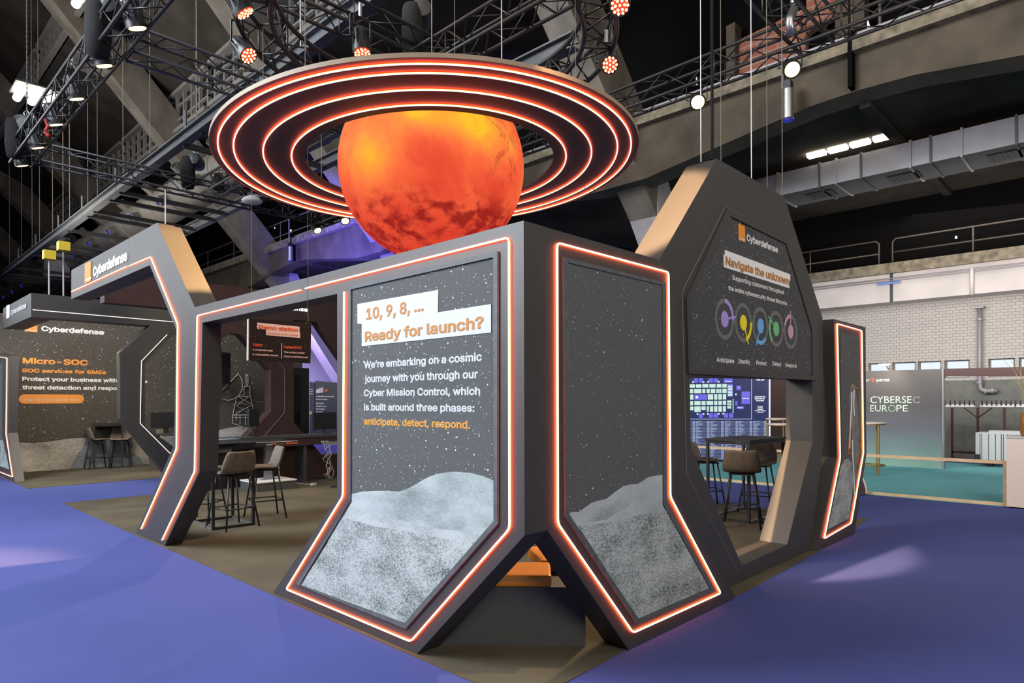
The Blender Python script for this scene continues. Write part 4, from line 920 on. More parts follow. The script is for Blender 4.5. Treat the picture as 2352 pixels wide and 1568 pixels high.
# lit wall leg of the micro stand
lp = thing('stand_wall', 'pale edged stand wall leg with a red light strip at the picture edge beside the micro stand', 'stand wall', (2.45, 16, 0))
lo_ = PX(2.45, (-70, 796), (22, 817), (19, 994), (34, 1104.5), (-70, 1075)); lo_[3].z = .007; lo_[4].z = .007
MB().prism([lo_], (P(1, lo_[1].y, 44, 820).x - 2.45, 0, 0)).build('frame', M['panel'], lp)
strip(lp, PX(2.45, (-70, 806), (17, 822.5), (15, 996), (30, 1095), (-70, 1056)), (-.011, 0, 0), .0075)
MB().prism([PX(2.45, (-70, 820), (6, 834), (5, 1000), (22, 1078), (-70, 1045))], (-.004, 0, 0)).build('poster', M['sky_l'], lp)
MB().prism([PX(2.445, (-70, 1015), (6.5, 1010), (22, 1078), (-70, 1045))], (-.002, 0, 0)).build('moon_ground', M['moon_ground'], lp)
gm = 'stools at the micro stand table'
stool(224, 1076, back_to(-1, 0), 'dark bar stool on the near end of the micro stand table', 'leather_grey', gm)
stool(277, 1073, back_to(.4, 1), 'dark bar stool next to the octagon portal of the micro stand', 'leather_grey', gm)
bar_table([(223, 1077), (288, 1074), (270, 1066), (210, 1069)], 1.05, 'black bar table before the moon wall of the micro stand')
dk = thing('desk', 'dark desk seen through the octagon portal', 'desk', PY(16.6, (385, 1000))[0] * 1.0)
c = PY(16.6, (388, 994))[0]; dk.location = (c.x, 16.6, 0)
MB().box((c.x - .35, 16.4, c.z - .04), (c.x + 1.6, 17.1, c.z)).build('top', M['plinth'], dk)
for x in (c.x - .3, c.x + 1.5): MB().box((x, 16.45, .006), (x + .05, 17.05, c.z - .04)).build('leg', M['plinth'], dk)
zd = c.z
t = thing('monitor', 'dark monitor on the desk seen through the octagon portal', 'monitor', (c.x + .15, 16.75, zd))
cc = PY(16.75, (382, 963))[0]
MB().box((cc.x - .34, 16.73, cc.z - .2), (cc.x + .34, 16.77, cc.z + .17)).build('housing', M['black'], t)
MB().box((cc.x - .05, 16.74, zd), (cc.x + .05, 16.78, cc.z - .2)).build('stand', M['black'], t)
tag(MB().obox(PY(16.6, (367, 985))[0], (.13, 0, 0), (0, .1, 0), (0, 0, .09)).build('carton', M['cable'], None, bevel=.005), 'small tan carton on the desk in the octagon portal', 'box').location.z += zd + .045 - PY(16.6, (367, 985))[0].z
# posters far behind the second opening
for i, (poly, lab) in enumerate((([(711, 876), (722, 878), (722, 975), (711, 980)], 'thin dark poster stand far behind the partition'), ([(724, 874), (790, 880), (790, 975), (724, 975)], 'dark poster stand with orange cross mark far behind the partition'))):
    pts = [PD(26 - i * .6, *p) for p in poly]; vec = fw * .12
    pts[2].z = pts[3].z = 0
    t = thing('poster_stand', lab, 'poster stand', (pts[3].x, pts[3].y, 0))
    MB().prism([pts], vec).build('board', M['sky_d'] if False else mat('dark blue print %d' % i, (.035, .035, .055), .5), t)
    mb = TB(); mo = TB(); back = -fw * .02; d0 = 26 - i * .6
    def ln(m__, s_, a, b, cap, bold=.02):
        O, E_ = PD(d0, *a), PD(d0, *b); m__.text(s_, O + back, E_ - O, PD(d0, a[0], a[1] - cap).z - O.z, bold=bold)
    if i == 1:
        ln(mb, 'alli', (726, 902), (743, 900), 14); ln(mo, 'x', (744, 900), (755, 898), 9, .03)
        for k, (s_, w2) in enumerate((('re identities and access', 42), ('environments', 26), ('RID ACCESS', 18), ('privileged accounts', 24), ('RCE ACCESS', 20), ('and simplify', 16))): ln(mb, s_, (726, 911 + k * 6.5 + (k > 1) * 3), (726 + w2, 911.5 + k * 6.5 + (k > 1) * 3), 3.2)
    else:
        ln(mb, 'lli', (712, 951), (716, 950), 8); ln(mo, 'x', (716.5, 950), (721, 949), 6, .03)
        for k in range(3): ln(mb, 'NEED A', (712, 895 + k * 5), (721, 895 + k * 5), 2.5)
    mb.build('white_lettering', M['white_dim'], t); mo.build('orange_lettering', M['red_orange'], t)
bx = thing('cabinet', 'tall black cabinet standing behind the partition opening', 'cabinet', PY(12.5, (692, 1040))[0]); bx.location.z = 0
c = PY(12.5, (692, 1040))[0]
MB().box((PY(12.5, (674, 900))[0].x, 12.5, .0), (PY(12.5, (710, 900))[0].x, 13.0, PY(12.5, (700, 845))[0].z)).build('body', M['black'], bx)
MB().box((PY(12.5, (676, 900))[0].x, 12.49, .1), (PY(12.5, (690, 900))[0].x, 12.5, PY(12.5, (700, 860))[0].z)).build('door', M['glass_screen'], bx)
# ------------------------------------------------------------------ ringed planet hung over the stand
RC = Vector((3.921, 4.806, 3.76))
def tilt(mb):
    for p in mb.v: p.z += .0226 * (p.x - RC.x) - .0369 * (p.y - RC.y)
    return mb
rg = thing('light_ring', 'huge flat ring with four glowing red circles hung over the stand', 'light ring', RC)
tilt(MB().lathe([(1.142, .004), (1.142, .028), (1.905, .028), (1.905, .004)], RC, 128, closed=True)).build('disk', M['panel'], rg, 'angle')
tilt(MB().lathe([(1.906, .0), (1.906, .032), (1.911, .032), (1.911, .0)], RC, 128, closed=True)).build('rim', mat('brown rim board', (.30, .22, .14), .6), rg, 'angle')
for R_ in (1.843, 1.723, 1.4895, 1.2566):
    gap = 26.0; n_ = 120; a0 = math.radians(-18)
    pts = [RC + Vector((R_ * math.cos(a0 + (2 * math.pi - .012) * k / n_), R_ * math.sin(a0 + (2 * math.pi - .012) * k / n_), -.0075)) for k in range(n_ + 1)]
    tilt(MB().tube(pts, .0062, 8)).build('led_circle', M['led'], rg, True)
    tilt(MB().tube([p + Vector((0, 0, .0042)) for p in pts], .0044, 8)).build('halo_tube', M['glow_ring'], rg, True)  # unseen red tube added above the core for the halo
mb = MB()
for a in range(8):
    p = RC + Vector((1.5 * math.cos(D(a * 45 + 12)), 1.5 * math.sin(D(a * 45 + 12)), .028)); p.z += .0226 * (p.x - RC.x) - .0369 * (p.y - RC.y); mb.tube([p, p + Vector((0, 0, 1.15))], .0025, 5)
mb.build('suspension_cable', M['cable'], rg)
pl_ = thing('planet_globe', 'glowing orange red planet globe hanging through the ring', 'globe', RC + Vector((0, 0, -.03)))
c = RC + Vector((0, 0, -.03)); RP = .862; prof = [(max(.001, RP * math.sin(math.pi * k / 64)), -RP * math.cos(math.pi * k / 64)) for k in range(65)]
MB().lathe(prof, c, 96).build('globe', M['planet'], pl_, True)
MB().tube([c + Vector((0, 0, RP)), c + Vector((0, 0, 2.6))], .006, 6).build('cable', M['cable'], pl_)

# ------------------------------------------------------------------ lighting rig
ZR = 6.4
def truss(label, a, b, w=.34, name='lighting_truss'):
    a, b = Vector(a), Vector(b); d = (b - a).normalized(); s_ = Vector((-d.y, d.x, 0)).normalized() * w / 2; z_ = Vector((0, 0, w / 2))
    t = thing(name, label, 'truss', (a + b) / 2, 'black trusses of the lighting rig')
    offs = [s_ - z_, s_ + z_, -s_ + z_, -s_ - z_]
    for o_ in offs: MB().tube([a + o_, b + o_], .025, 8).build('chord', M['truss'], t, True)
    n_ = max(2, int((b - a).length / .42)); st = (b - a) / n_; mb = MB()
    for k in range(n_):
        for i in range(4):
            o0, o1 = offs[i], offs[(i + 1) % 4]; p = a + st * k
            mb.tube([p + (o0 if k % 2 else o1), p + st + (o1 if k % 2 else o0)], .010, 5)
            if k % 4 == 0: mb.tube([p + o0, p + o1], .010, 5)
    mb.build('bracing', M['truss'], t, True); return t
truss('long truss with six warm lamps and a hoist at its far end', (2.58, 2.0, ZR), (2.58, 15.9, ZR))
truss('farthest cross truss, below the pale round access point', (2.8, 15.5, ZR), (9.2, 15.5, ZR))
truss('cross truss running from the lamp truss behind the glowing ring', (2.8, 9.85, ZR), (9.2, 9.85, ZR))
truss('cross truss passing over the glowing ring to the truss crossing', (2.8, 7.2, ZR), (6.2, 7.2, ZR))
truss('truss over the planet, meeting the cross truss above the ring', (5.93, 3.4, ZR), (5.93, 15.2, ZR))
truss('long truss with two bright lamps in front of the gallery beam', (9.0, 1.0, ZR), (9.0, 16.0, ZR))
truss('short thick truss coming down from the picture top beside the silver hose', (6.2, 3.15, ZR + .1), (9.3, 3.15, ZR + .1), .42)
def circle_truss():
    t = thing('circle_truss', 'circular black truss above the glowing ring', 'truss', (RC.x, RC.y, 5.05))
    zl_, zh = 4.92, 5.21
    def pt(R_, z, a): return Vector((RC.x + R_ * math.cos(a), RC.y + R_ * math.sin(a), z))
    cfg = [(1.72, zl_), (1.72, zh), (1.43, zh), (1.43, zl_)]
    for R_, z in cfg: MB().tube([pt(R_, z, 2 * math.pi * k / 72) for k in range(72)], .024, 8, closed=True).build('chord', M['truss'], t, True)
    mb = MB(); n_ = 34
    for k in range(n_):
        a0, a1 = 2 * math.pi * k / n_, 2 * math.pi * (k + 1) / n_
        for i in range(4):
            A, B = cfg[i], cfg[(i + 1) % 4]
            mb.tube([pt(*A, a0) if k % 2 else pt(*B, a0), pt(*B, a1) if k % 2 else pt(*A, a1)], .010, 5)
            if k % 3 == 0: mb.tube([pt(*A, a0), pt(*B, a0)], .010, 5)
    mb.build('bracing', M['truss'], t, True)
    mb = MB()
    for a in (20, 110, 200, 290): p = pt(1.575, zh, D(a)); mb.tube([p, Vector((p.x, p.y, 9.0))], .008, 5)
    mb.build('chain', M['chain'], t)
circle_truss()
M['redlens'] = emit('red led lens', (1.0, .03, .008), 1.6); M['led_dot'] = emit('hot led dot', (1.0, .42, .16), 7)
def par(c, d, label, lens, grp, r=.11, L=.30, hang=.22, lit=True):
    """stage can lamp: c = lens centre, d = aim"""
    c = Vector(c); d = Vector(d).normalized(); t = thing('stage_lamp', label, 'lamp', c, grp); b = c - d * L
    rt_ = Vector((0, 0, 1)).rotation_difference(d)
    MB().lathe([(.001, 0), (r * .55, 0), (r * .72, L * .12), (r * .78, L * .5), (r * .98, L * .8), (r * 1.0, L), (r * .9, L), (r * .88, L * .96), (.001, L * .96)], b, 20, d).build('housing', M['black'], t, 'angle')
    MB().lathe([(.001, 0), (r * .80, 0), (r * .76, .012), (.001, .012)], c - d * .008, 20, d).build('lens', lens, t)
    if lens is M['redlens']:
        mb = MB()
        for rr_, nn in ((0, 1), (.036, 6), (.062, 11)):
            for k in range(nn):
                p = rt_ @ Vector((rr_ * math.cos(6.283 * k / nn), rr_ * math.sin(6.283 * k / nn), .006)); mb.lathe([(.001, 0), (.011, 0), (.011, .002), (.001, .002)], c + p, 8, d)
        mb.build('led_dots', M['led_dot'], t)
    mb = MB()
    for k in range(12):
        a = k * math.pi / 6; p = rt_ @ Vector((r * .8 * math.cos(a), r * .8 * math.sin(a), 0)); q_ = rt_ @ Vector((r * .95 * math.cos(a), r * .95 * math.sin(a), 0))
        mb.tube([b + p * .95 + d * L * .12, b + q_ + d * L * .78], .006, 4)
    mb.build('cooling_fins', M['black'], t)
    side = d.cross(Vector((0, 0, 1))).normalized() if abs(d.z) < .99 else Vector((1, 0, 0)); mid = b + d * L * .4; top_ = mid + Vector((0, 0, hang))
    MB().tube(fillet([mid + side * r, mid + side * r * 1.25, top_ + side * r * 1.25, top_ - side * r * 1.25, mid - side * r * 1.25, mid - side * r], .03), .009, 6).build('yoke', M['black'], t, True)
    MB().tube([top_, top_ + Vector((0, 0, .12))], .018, 8).build('clamp', M['steel'], t)
    return t
gw = 'warm lamps on the long truss'
for (x, y), lab in (((316, 66), 'warm stage lamp nearest the picture top on the long truss'), ((240, 152), 'warm stage lamp just below the truss junction'), ((177, 228), 'warm stage lamp third along the long truss from the picture top'), ((129, 287), 'warm stage lamp fourth along the long truss, next to the red webbing'), ((87, 340), 'barely lit stage lamp beside the dark hoist'), ((52, 381), 'warm stage lamp below the end of the long truss')):
    par(P(0, 2.62, x, y), (.35, .12, -1), lab, M['warmlens'], gw, .125, .34, .3)
grr = 'red lamps on the circular truss'
for (x, y), d, lab in (((563, 30), (.6, -.2, -.9), 'upper red lamp at the side of the circular truss'), ((571, 128), (.3, -.7, -.8), 'red lamp below it, facing the viewer beside the ring edge'), ((832, 122), (0, -.2, -1), 'red lamp above the middle of the glowing ring'), ((1424, 12), (-.7, -.4, -.8), 'red lamp at the picture top by the circular truss'), ((1401, 149), (-.6, -.75, -.6), 'red lamp hung low at the far side of the circular truss')):
    par(P(2, 4.72, x, y), d, lab, M['redlens'], grr, .085, .24, .2)
gb = 'bright lamps on the truss before the gallery'
par(P(0, 8.95, 1603, 235), (-.72, -.5, -.62), 'bright lamp hanging alone before the gallery beam', M['warmlens'], gb, .12, .28)
par(P(0, 8.95, 1820, 160), (-.70, -.45, -.62), 'bright lamp above the silver projector', M['warmlens'], gb, .12, .28)
par(P(0, 8.95, 730, 530), (.1, -.6, -.9), 'small bright lamp before the blue lit beam', M['warmlens'], gb, .12, .28)
par(P(0, 8.95, 793, 508), (-.2, -.6, -.9), 'small bright lamp next to the planet globe', M['warmlens'], gb, .12, .28)
par(P(0, 5.9, 500, 432), (-.2, -.2, -1), 'unlit lamp under the truss beside the ring', M['glass_screen'], gb, .13, .35)
# hoists
def hoist(c, s_, label, ztop, bag=True):
    c = Vector(c); t = thing('chain_hoist', label, 'hoist', c)
    MB().lathe([(.02, -.28), (.13, -.25), (.17, -.12), (.17, .12), (.13, .25), (.02, .28)], c, 16, (.6, .8, 0)).build('housing', M['black'], t, 'angle')
    nb_ = Vector((-.72, -.69, 0)); fc = c + nb_ * .175
    MB().lathe([(.001, 0), (.09, 0), (.09, .006), (.001, .006)], fc, 20, nb_).build('badge', M['white_dim'], t)
    mb = MB(); u_ = Vector((.69, -.72, 0)); mb.text('CM', fc + nb_ * .009 - u_ * .05 + Vector((0, 0, -.02)), u_ * .1, .05, bold=.03); mb.build('badge_lettering', M['black'], t)
    mb = MB(); z0 = c.z + .16; k = 0
    while z0 < ztop:
        mb.obox((c.x, c.y, z0 + .03), (.022, 0, 0) if k % 2 else (.007, 0, 0), (0, .007, 0) if k % 2 else (0, .022, 0), (0, 0, .058)); z0 += .05; k += 1
    mb.build('chain', M['chain'], t)
    MB().tube([c + Vector((0, 0, .15)), c + Vector((.05, 0, .24)), c + Vector((0, 0, .32)), c + Vector((-.05, 0, .24)), c + Vector((0, 0, .15))], .014, 6).build('hook', M['steel'], t)
    if bag:
        q_ = c + Vector((-.20, -.05, -.30)); MB().lathe([(.02, -.4), (.13, -.36), (.16, -.1), (.15, .25), (.13, .34), (.10, .34)], q_, 14).build('chain_bag', M['rubber'], t, True)
    return t
hoist(P(0, 2.62, 62, 290), 1, 'dark chain hoist with hanging bag at the far end of the long truss', 14)
hoist(P(0, 2.62, 262, 30), 1, 'chain hoist in ribbed bag above the truss junction', 12)
hoist(P(0, 5.9, 450, 372), 1, 'small chain hoist standing on the truss beside the ring', 12)
hoist(P(0, 5.95, 968, 38), 1, 'black chain hoist over the truss crossing', 11)
tag(MB().tube(fillet([P(0, 2.6, 103, 270), P(0, 2.6, 112, 290), P(0, 2.6, 104, 302), P(0, 2.6, 112, 312)], .05), .035, 8).build('safety_webbing', M['redcloth'], None, True), 'red webbing sling wound in the long truss', 'sling')
tag(MB().tube(fillet([P(1, 3.0, 1822, -30), P(1, 3.0, 1826, 20), P(1, 3.0, 1812, 45), P(1, 3.0, 1818, 80)], .1), .05, 8).build('foil_hose', M['steel'], None, True), 'crumpled silver hose beside the thick truss', 'hose')
def high_bay(pts, label, cols, rows, ax, v, Lt, gap, dirv, side):
    r_t = gap * .30 if rows > 2 else .055
    c = P(ax, v, *pts); t = thing('high_bay_light', label, 'ceiling light', c, 'high bay tube lights')
    dirv, side = Vector(dirv).normalized(), Vector(side).normalized()
    for i in range(cols):
        for j in range(rows):
            q_ = c + dirv * (i - (cols - 1) / 2) * (Lt + .08) + side * (j - (rows - 1) / 2) * gap
            MB().tube([q_ - dirv * Lt / 2, q_ + dirv * Lt / 2], r_t, 10).build('tube', M['whitelens'], t, True)
    MB().obox(c + Vector((0, 0, r_t + .04)), dirv * (cols * (Lt + .08)), side * (rows * gap), (0, 0, .04)).build('housing', M['galv_dark'], t)
    mb = MB()
    for s_ in (-1, 1):
        q_ = c + dirv * s_ * cols * (Lt + .08) * .42; mb.tube([q_ + Vector((0, 0, .1)), Vector((q_.x, q_.y, q_.z + (.9 if rows < 3 else 4.6)))], .008, 5)
    mb.build('hanger', M['cable'], t)
high_bay((80, 222), 'triple tube light glowing under the roof slab beside the long truss', 1, 3, 2, 10.2, .95, .34, (0, 1, 0), (1, 0, 0))
high_bay((222, 6), 'triple tube light glowing at the picture top above the truss junction', 1, 3, 2, 10.2, .8, .30, (0, 1, 0), (1, 0, 0))
high_bay((1950, 335), 'double row of tube lights in the side aisle above the duct', 4, 2, 0, 15.0, .36, .10, (0, 1, 0), (1, 0, 0))
def projector(c, label):
    c = Vector(c); t = thing('column_projector', label, 'projector', c, 'silver column projectors')
    MB().lathe([(.09, -.27), (.10, -.26), (.10, .27), (.09, .28)], c, 18).build('body', M['steel'], t, 'angle')
    MB().lathe([(.085, -.275), (.085, -.30)], c, 18).build('blue_face', M['blue_glow'], t)
    MB().box(c + Vector((-.07, -.07, .28)), c + Vector((.07, .07, .42))).build('bracket', M['black'], t)
    MB().tube([c + Vector((0, .1, .33)), c + Vector((0, .1, 1.35))], .02, 6).build('hanging_bar', M['galv'], t)
projector(P(0, 12.1, 1810, 240), 'silver column projector below the bright lamp on the gallery beam')
projector(P(0, 12.1, 667, 583), 'silver column projector before the blue lit beam')
ap = thing('access_point', 'pale round disc hanging at the far cross truss', 'access point', P(1, 15.3, 579, 458))
c = ap.location; MB().lathe([(.001, .10), (.06, .10), (.18, .03), (.24, -.03), (.20, -.08), (.001, -.10)], c, 24).build('dome', M['white_dim'], ap, True)
MB().tube([c, c + Vector((0, 0, .5))], .008, 5).build('hanger', M['cable'], ap)
# ropes and chains
rope_pts = [((1610, 372), 3.49, 'white rope dropping to the flank of the sign tower', .0045, 'white_dim'), ((1636, 366), 3.49, 'dark cable bundle dropping to the peak of the sign tower', .014, 'rubber'), ((1656, 372), 3.49, 'thin rope just beside the dark bundle at the tower peak', .004, 'cable'), ((1726, 412), 3.49, 'white rope dropping to the middle of the tower top', .0045, 'white_dim'), ((1762, 432), 3.49, 'thin brown rope at the tower top before the duct', .004, 'cable'), ((1797, 454), 3.49, 'thin brown rope at the far end of the tower top', .004, 'cable')]
for pt, z, lab, r_, mm in rope_pts:
    p = PZ(z, pt)[0]; tag(MB().tube([p, (p.x, p.y, 8.5)], r_, 6).build('rope', M[mm]), lab, 'rope', 'ropes holding the sign tower')
p = P(1, 15.5, 380, 514)
tag(MB().tube([p, (p.x, p.y, ZR - .15)], .014, 6).build('rope', M['white_dim']), 'white rope dropping from the far cross truss behind the arch peak', 'rope')
# roof steel frame with cross bars, ropes up to the roof
fr_ = thing('steel_frame', 'long steel hanging frame with black cross bars under the ribs', 'hanging frame', (6, 24, 6.85))
XA, XB2, ZF = 4.93, 7.6, 6.85
for X in (XA, XB2):
    MB().box((X - .09, 6, ZF - .12), (X + .09, 58, ZF - .09)).box((X - .09, 6, ZF + .09), (X + .09, 58, ZF + .12)).box((X - .012, 6, ZF - .09), (X + .012, 58, ZF + .09)).build('i_beam', M['galv_dark'], fr_)
for (x, y) in ((460, 304), (421, 332), (273, 440), (250, 456), (214, 483), (200, 493), (155, 524), (115, 552), (96, 565), (77, 580), (36, 607), (18, 620), (10, 627), (2, 633)):
    q_ = P(0, XA, x, y); MB().box((XA, q_.y - .05, ZF - .16), (XB2, q_.y + .05, ZF - .06)).build('cross_bar', M['black'], fr_)
for i, x in enumerate((22, 50, 74, 91, 121, 145, 160, 202, 224, 283, 345, 452)):
    q_ = P(0, XA, x, 616 - .70 * x)
    MB().tube([(XA, q_.y, ZF + .12), (XA, q_.y, min(11.3, ZF + 5))], .009, 5).build('hanger', M['cable'], fr_)
    if i % 2: MB().tube([(XA, q_.y + .6, ZF), (XA, q_.y + .6, ZF + .55)], .03, 6).build('beam_clamp', M['galv_dark'], fr_)
dk = thing('air_duct', 'round fabric air duct with rows of nozzles under the roof', 'air duct', (7.3, 30, 7.7))
XD, ZD, RD = 7.35, 7.75, .55
pts_r = []; y = 11.0
MB().tube([(XD, 11, ZD), (XD, 58, ZD)], RD, 28).build('duct_pipe', M['duct'], dk, 'angle')
mb = MB(); y = 11.6
while y < 58: mb.lathe([(RD + .004, -.03), (RD + .02, -.02), (RD + .02, .02), (RD + .004, .03)], (XD, y, ZD), 28, (0, 1, 0), closed=True); y += 1.5
mb.build('joint_bands', M['duct'], dk)
y = 12.0; k = 0
while y < 57:
    a = D(150 if k % 2 == 0 else 205); dn = Vector((math.cos(a), -.25, math.sin(a))).normalized(); c = Vector((XD, y, ZD)) + Vector((math.cos(a), 0, math.sin(a))) * (RD - .05)
    o = MB().lathe([(.15, 0), (.15, .34), (.12, .34), (.12, .20), (.001, .20)], c, 14, dn).build('nozzle', M['duct'], dk, 'angle')
    MB().lathe([(.118, 0), (.001, .001)], c + dn * .3, 14, dn).build('nozzle_flap', M['blue_glow'] if k % 2 else M['black'], o)  # blue flaps are given a glow of their own, no lamp there
    y += 1.25; k += 1
MB().box((XD - 1.0, 33.0, ZD - .9), (XD - .3, 34.2, ZD + .8)).build('junction_box', M['galv'], dk)
# rectangular duct in the side aisle
rd = thing('air_duct', 'rectangular galvanised air duct in the side aisle', 'air duct', (15.5, 3, 6.2))
za, zb_ = P(0, 15, 2352, 326).z, P(0, 15, 2352, 262).z
y_end = P(0, 15, 1790, 447).y
MB().box((15, -6, za), (16.1, y_end, zb_)).build('duct_box', M['galv'], rd)
MB().box((15.01, -6, za - .006), (16.1, y_end, za - .001)).build('duct_shade', M['galv_dark'], rd)  # darker sheet paints the shade under the duct
q_ = [(15, y_end, za), (15, y_end, zb_), (15.2, y_end + .9, zb_ + .05), (15.2, y_end + 1.2, zb_ - .12)]
MB().prism([q_], (.8, 0, 0)).build('duct_bend', M['galv'], rd)
for i, px in enumerate((1786, 1882, 1920, 1978, 2091, 2138, 2209, 2335)):
    y = P(0, 15, px, 400).y
    MB().box((14.975, y - .02, za - .03), (16.12, y + .02, zb_ + .03)).build('flange', M['galv_dark'] if i % 2 else M['galv'], rd)
for px in (1880, 2075, 2312):
    y = P(2, za, px, 440 - (px - 1880) * .2).y
    o = MB().box((15.3, y - .28, za - .03), (15.8, y + .28, za - .006)).build('grille', M['black'], rd)
    mb = MB()
    for k in range(7): mb.box((15.3, y - .26 + k * .08, za - .04), (15.8, y - .245 + k * .08, za - .028))
    mb.build('louvre', M['galv_dark'], o)

# ------------------------------------------------------------------ neighbours in the side aisle
XC = 17.1
cy = thing('backdrop_wall', 'dark backdrop wall fading to green with the congress name', 'backdrop', (XC, 4, 0))
pts = PX(XC, (1940, 853.5), (2164, 847), (2164, 1076), (1940, 1066)); pts[2].z = pts[3].z = 0
MB().prism([pts], (.12, 0, 0)).build('print', M['cyber'], cy)
p = pts[1]; MB().box((XC - .03, p.y - .03, 0), (XC + .13, p.y + .0, p.z)).build('edge_post', M['galv'], cy)
xk = XC - .006
mint = mat('mint lettering', (.50, .66, .53), .5)
def seg_text(mb, s_, x0, x1, y, cap, bold=.0): line(mb, 0, xk, s_, (x0, y), (x1, y), cap, bold, plain=True)
mb = TB(); seg_text(mb, 'CYBERSE', 1999, 2094, 925.5, 15.5); seg_text(mb, 'EUR', 1999, 2038, 944.5, 14.5); seg_text(mb, 'PE', 2059, 2085, 944.5, 14.5)
for cx_, cy_, a0, a1 in ((2106, 918, 45, 315), (2048.5, 937.5, 0, 360)):
    c = P(0, xk, cx_, cy_); r_ = (P(0, xk, cx_, cy_ - 7.3).z - c.z)
    for k in range(20 if a1 == 360 else 15):
        a = D(a0 + (a1 - a0) * k / (20 if a1 == 360 else 14)); d = Vector((0, -math.cos(a), math.sin(a))); s_ = Vector((0, math.sin(a), math.cos(a))) * r_ * .07
        mb.flat([c + d * r_ * .82 - s_, c + d * r_ * 1.08 - s_, c + d * r_ * 1.08 + s_, c + d * r_ * .82 + s_])
mb.build('name_lettering', mint, cy)
mb = TB(); seg_text(mb, 'by:', 1984, 1997, 874.5, 5, .01); seg_text(mb, 'JARVISS', 2012, 2043, 875.5, 5.2, .012); mb.build('sponsor_lettering', M['white'], cy)
mb = MB(); mb.prism([PX(xk, (2000, 869), (2010, 869), (2005.2, 878)), PX(xk, (2003, 871), (2007.2, 871), (2005, 874.5))], (-.003, 0, 0)); mb.build('sponsor_mark', M['red_orange'], cy)
al = thing('arm_lamp', 'small white arm lamp on top of the backdrop wall', 'lamp', P(0, XC + .05, 2040, 850))
MB().tube(fillet([P(0, XC + .05, 2043, 851), P(0, XC + .05, 2040, 846), P(0, XC - .5, 2034, 838)], .05), .015, 6).build('arm', M['galv'], al, True)
MB().obox(P(0, XC - .5, 2033, 837), (.10, 0, 0), (0, .24, 0), (0, 0, .04)).build('head', M['white'], al)
lamp('arm_lamp_light', 'SPOT', P(0, XC - .6, 2033, 838), P(0, XC + .1, 2030, 900), 40, (1, .86, .68), .05, spot=110, blend=.9)
fb = PX(XC, (2164, 846.5), (2420, 841), (2420, 862), (2164, 863.5))
tag(MB().prism([fb], (.15, 0, 0)).build('fascia_beam', M['maroon']), 'dark maroon fascia beam beside the backdrop wall', 'beam')
def cocktail(px, py, zt_, label, r_=.28):
    c = PZ(0.006, (px, py))[0]; t = thing('cocktail_table', label, 'table', c, 'brass cocktail tables')
    MB().lathe([(r_, zt_ - .03), (r_, zt_)], (c.x, c.y, 0), 28).build('top', M['cream'], t)
    MB().lathe([(r_ - .012, zt_ - .05), (r_ + .004, zt_ - .05), (r_ + .004, zt_ - .03), (r_ - .012, zt_ - .03)], (c.x, c.y, 0), 28, closed=True).build('apron_ring', M['brass'], t)
    for k in range(3):
        a = D(90 + 120 * k + 20); MB().tube([(c.x + .92 * r_ * math.cos(a), c.y + .92 * r_ * math.sin(a), .006), (c.x + .92 * r_ * math.cos(a), c.y + .92 * r_ * math.sin(a), zt_ - .04)], .014, 6).build('leg', M['brass'], t)
    MB().lathe([(r_ * .90, .18), (r_ * .95, .18), (r_ * .95, .21), (r_ * .90, .21)], (c.x, c.y, 0), 28, closed=True).build('foot_ring', M['brass'], t)
cocktail(2000, 1088, 1.08, 'brass cocktail table before the backdrop wall')
cocktail(1787, 1062, 1.10, 'brass cocktail table with taller top seen through the tower opening')
cocktail(1792, 1075, 1.02, 'brass cocktail table with lower top seen through the tower opening')
# coat rack
XR_ = 19.3
ck = thing('coat_rack', 'dark red coat rack with white hook rails in the side aisle', 'coat rack', (XR_, 2.2, 0))
for a, b in ((2150, 2240), (2252, 2330), (2334, 2420)):
    p0, p1 = P(0, XR_, a, 931), P(0, XR_, b, 931)
    MB().obox((XR_, (p0.y + p1.y) / 2, p0.z), (.05, 0, 0), (0, abs(p0.y - p1.y), 0), (0, 0, .07)).build('hook_rail', M['white_dim'], ck)
for px in list(range(2150, 2240, 11)) + list(range(2256, 2350, 11)):
    c = P(0, XR_ - .03, px, 925); MB().tube([c + Vector((0, 0, -.05)), c + Vector((-.04, 0, -.02)), c + Vector((-.03, 0, .06))], .016, 6).build('hook', M['black'], ck)
for px in (2187, 2246, 2307, 2400):
    y = P(0, XR_, px, 1000).y; MB().box((XR_ - .02, y - .025, .08), (XR_ + .02, y + .025, P(0, XR_, px, 936).z)).build('post', M['dark_red'], ck)
    MB().lathe([(.05, -.02), (.05, .02)], (XR_, y, .055), 12, (1, 0, 0)).build('castor', M['rubber'], ck)
MB().box((XR_ - .02, P(0, XR_, 2307, 1000).y, .22), (XR_ + .02, P(0, XR_, 2187, 1000).y, .27)).build('base_bar', M['dark_red'], ck)
y = P(0, XR_, 2246, 1000).y; zz = P(0, XR_, 2246, 936).z
for s_ in (-1, 1): MB().tube([(XR_, y, zz - .25), (XR_, y + .28 * s_, zz)], .016, 6).build('brace', M['dark_red'], ck)
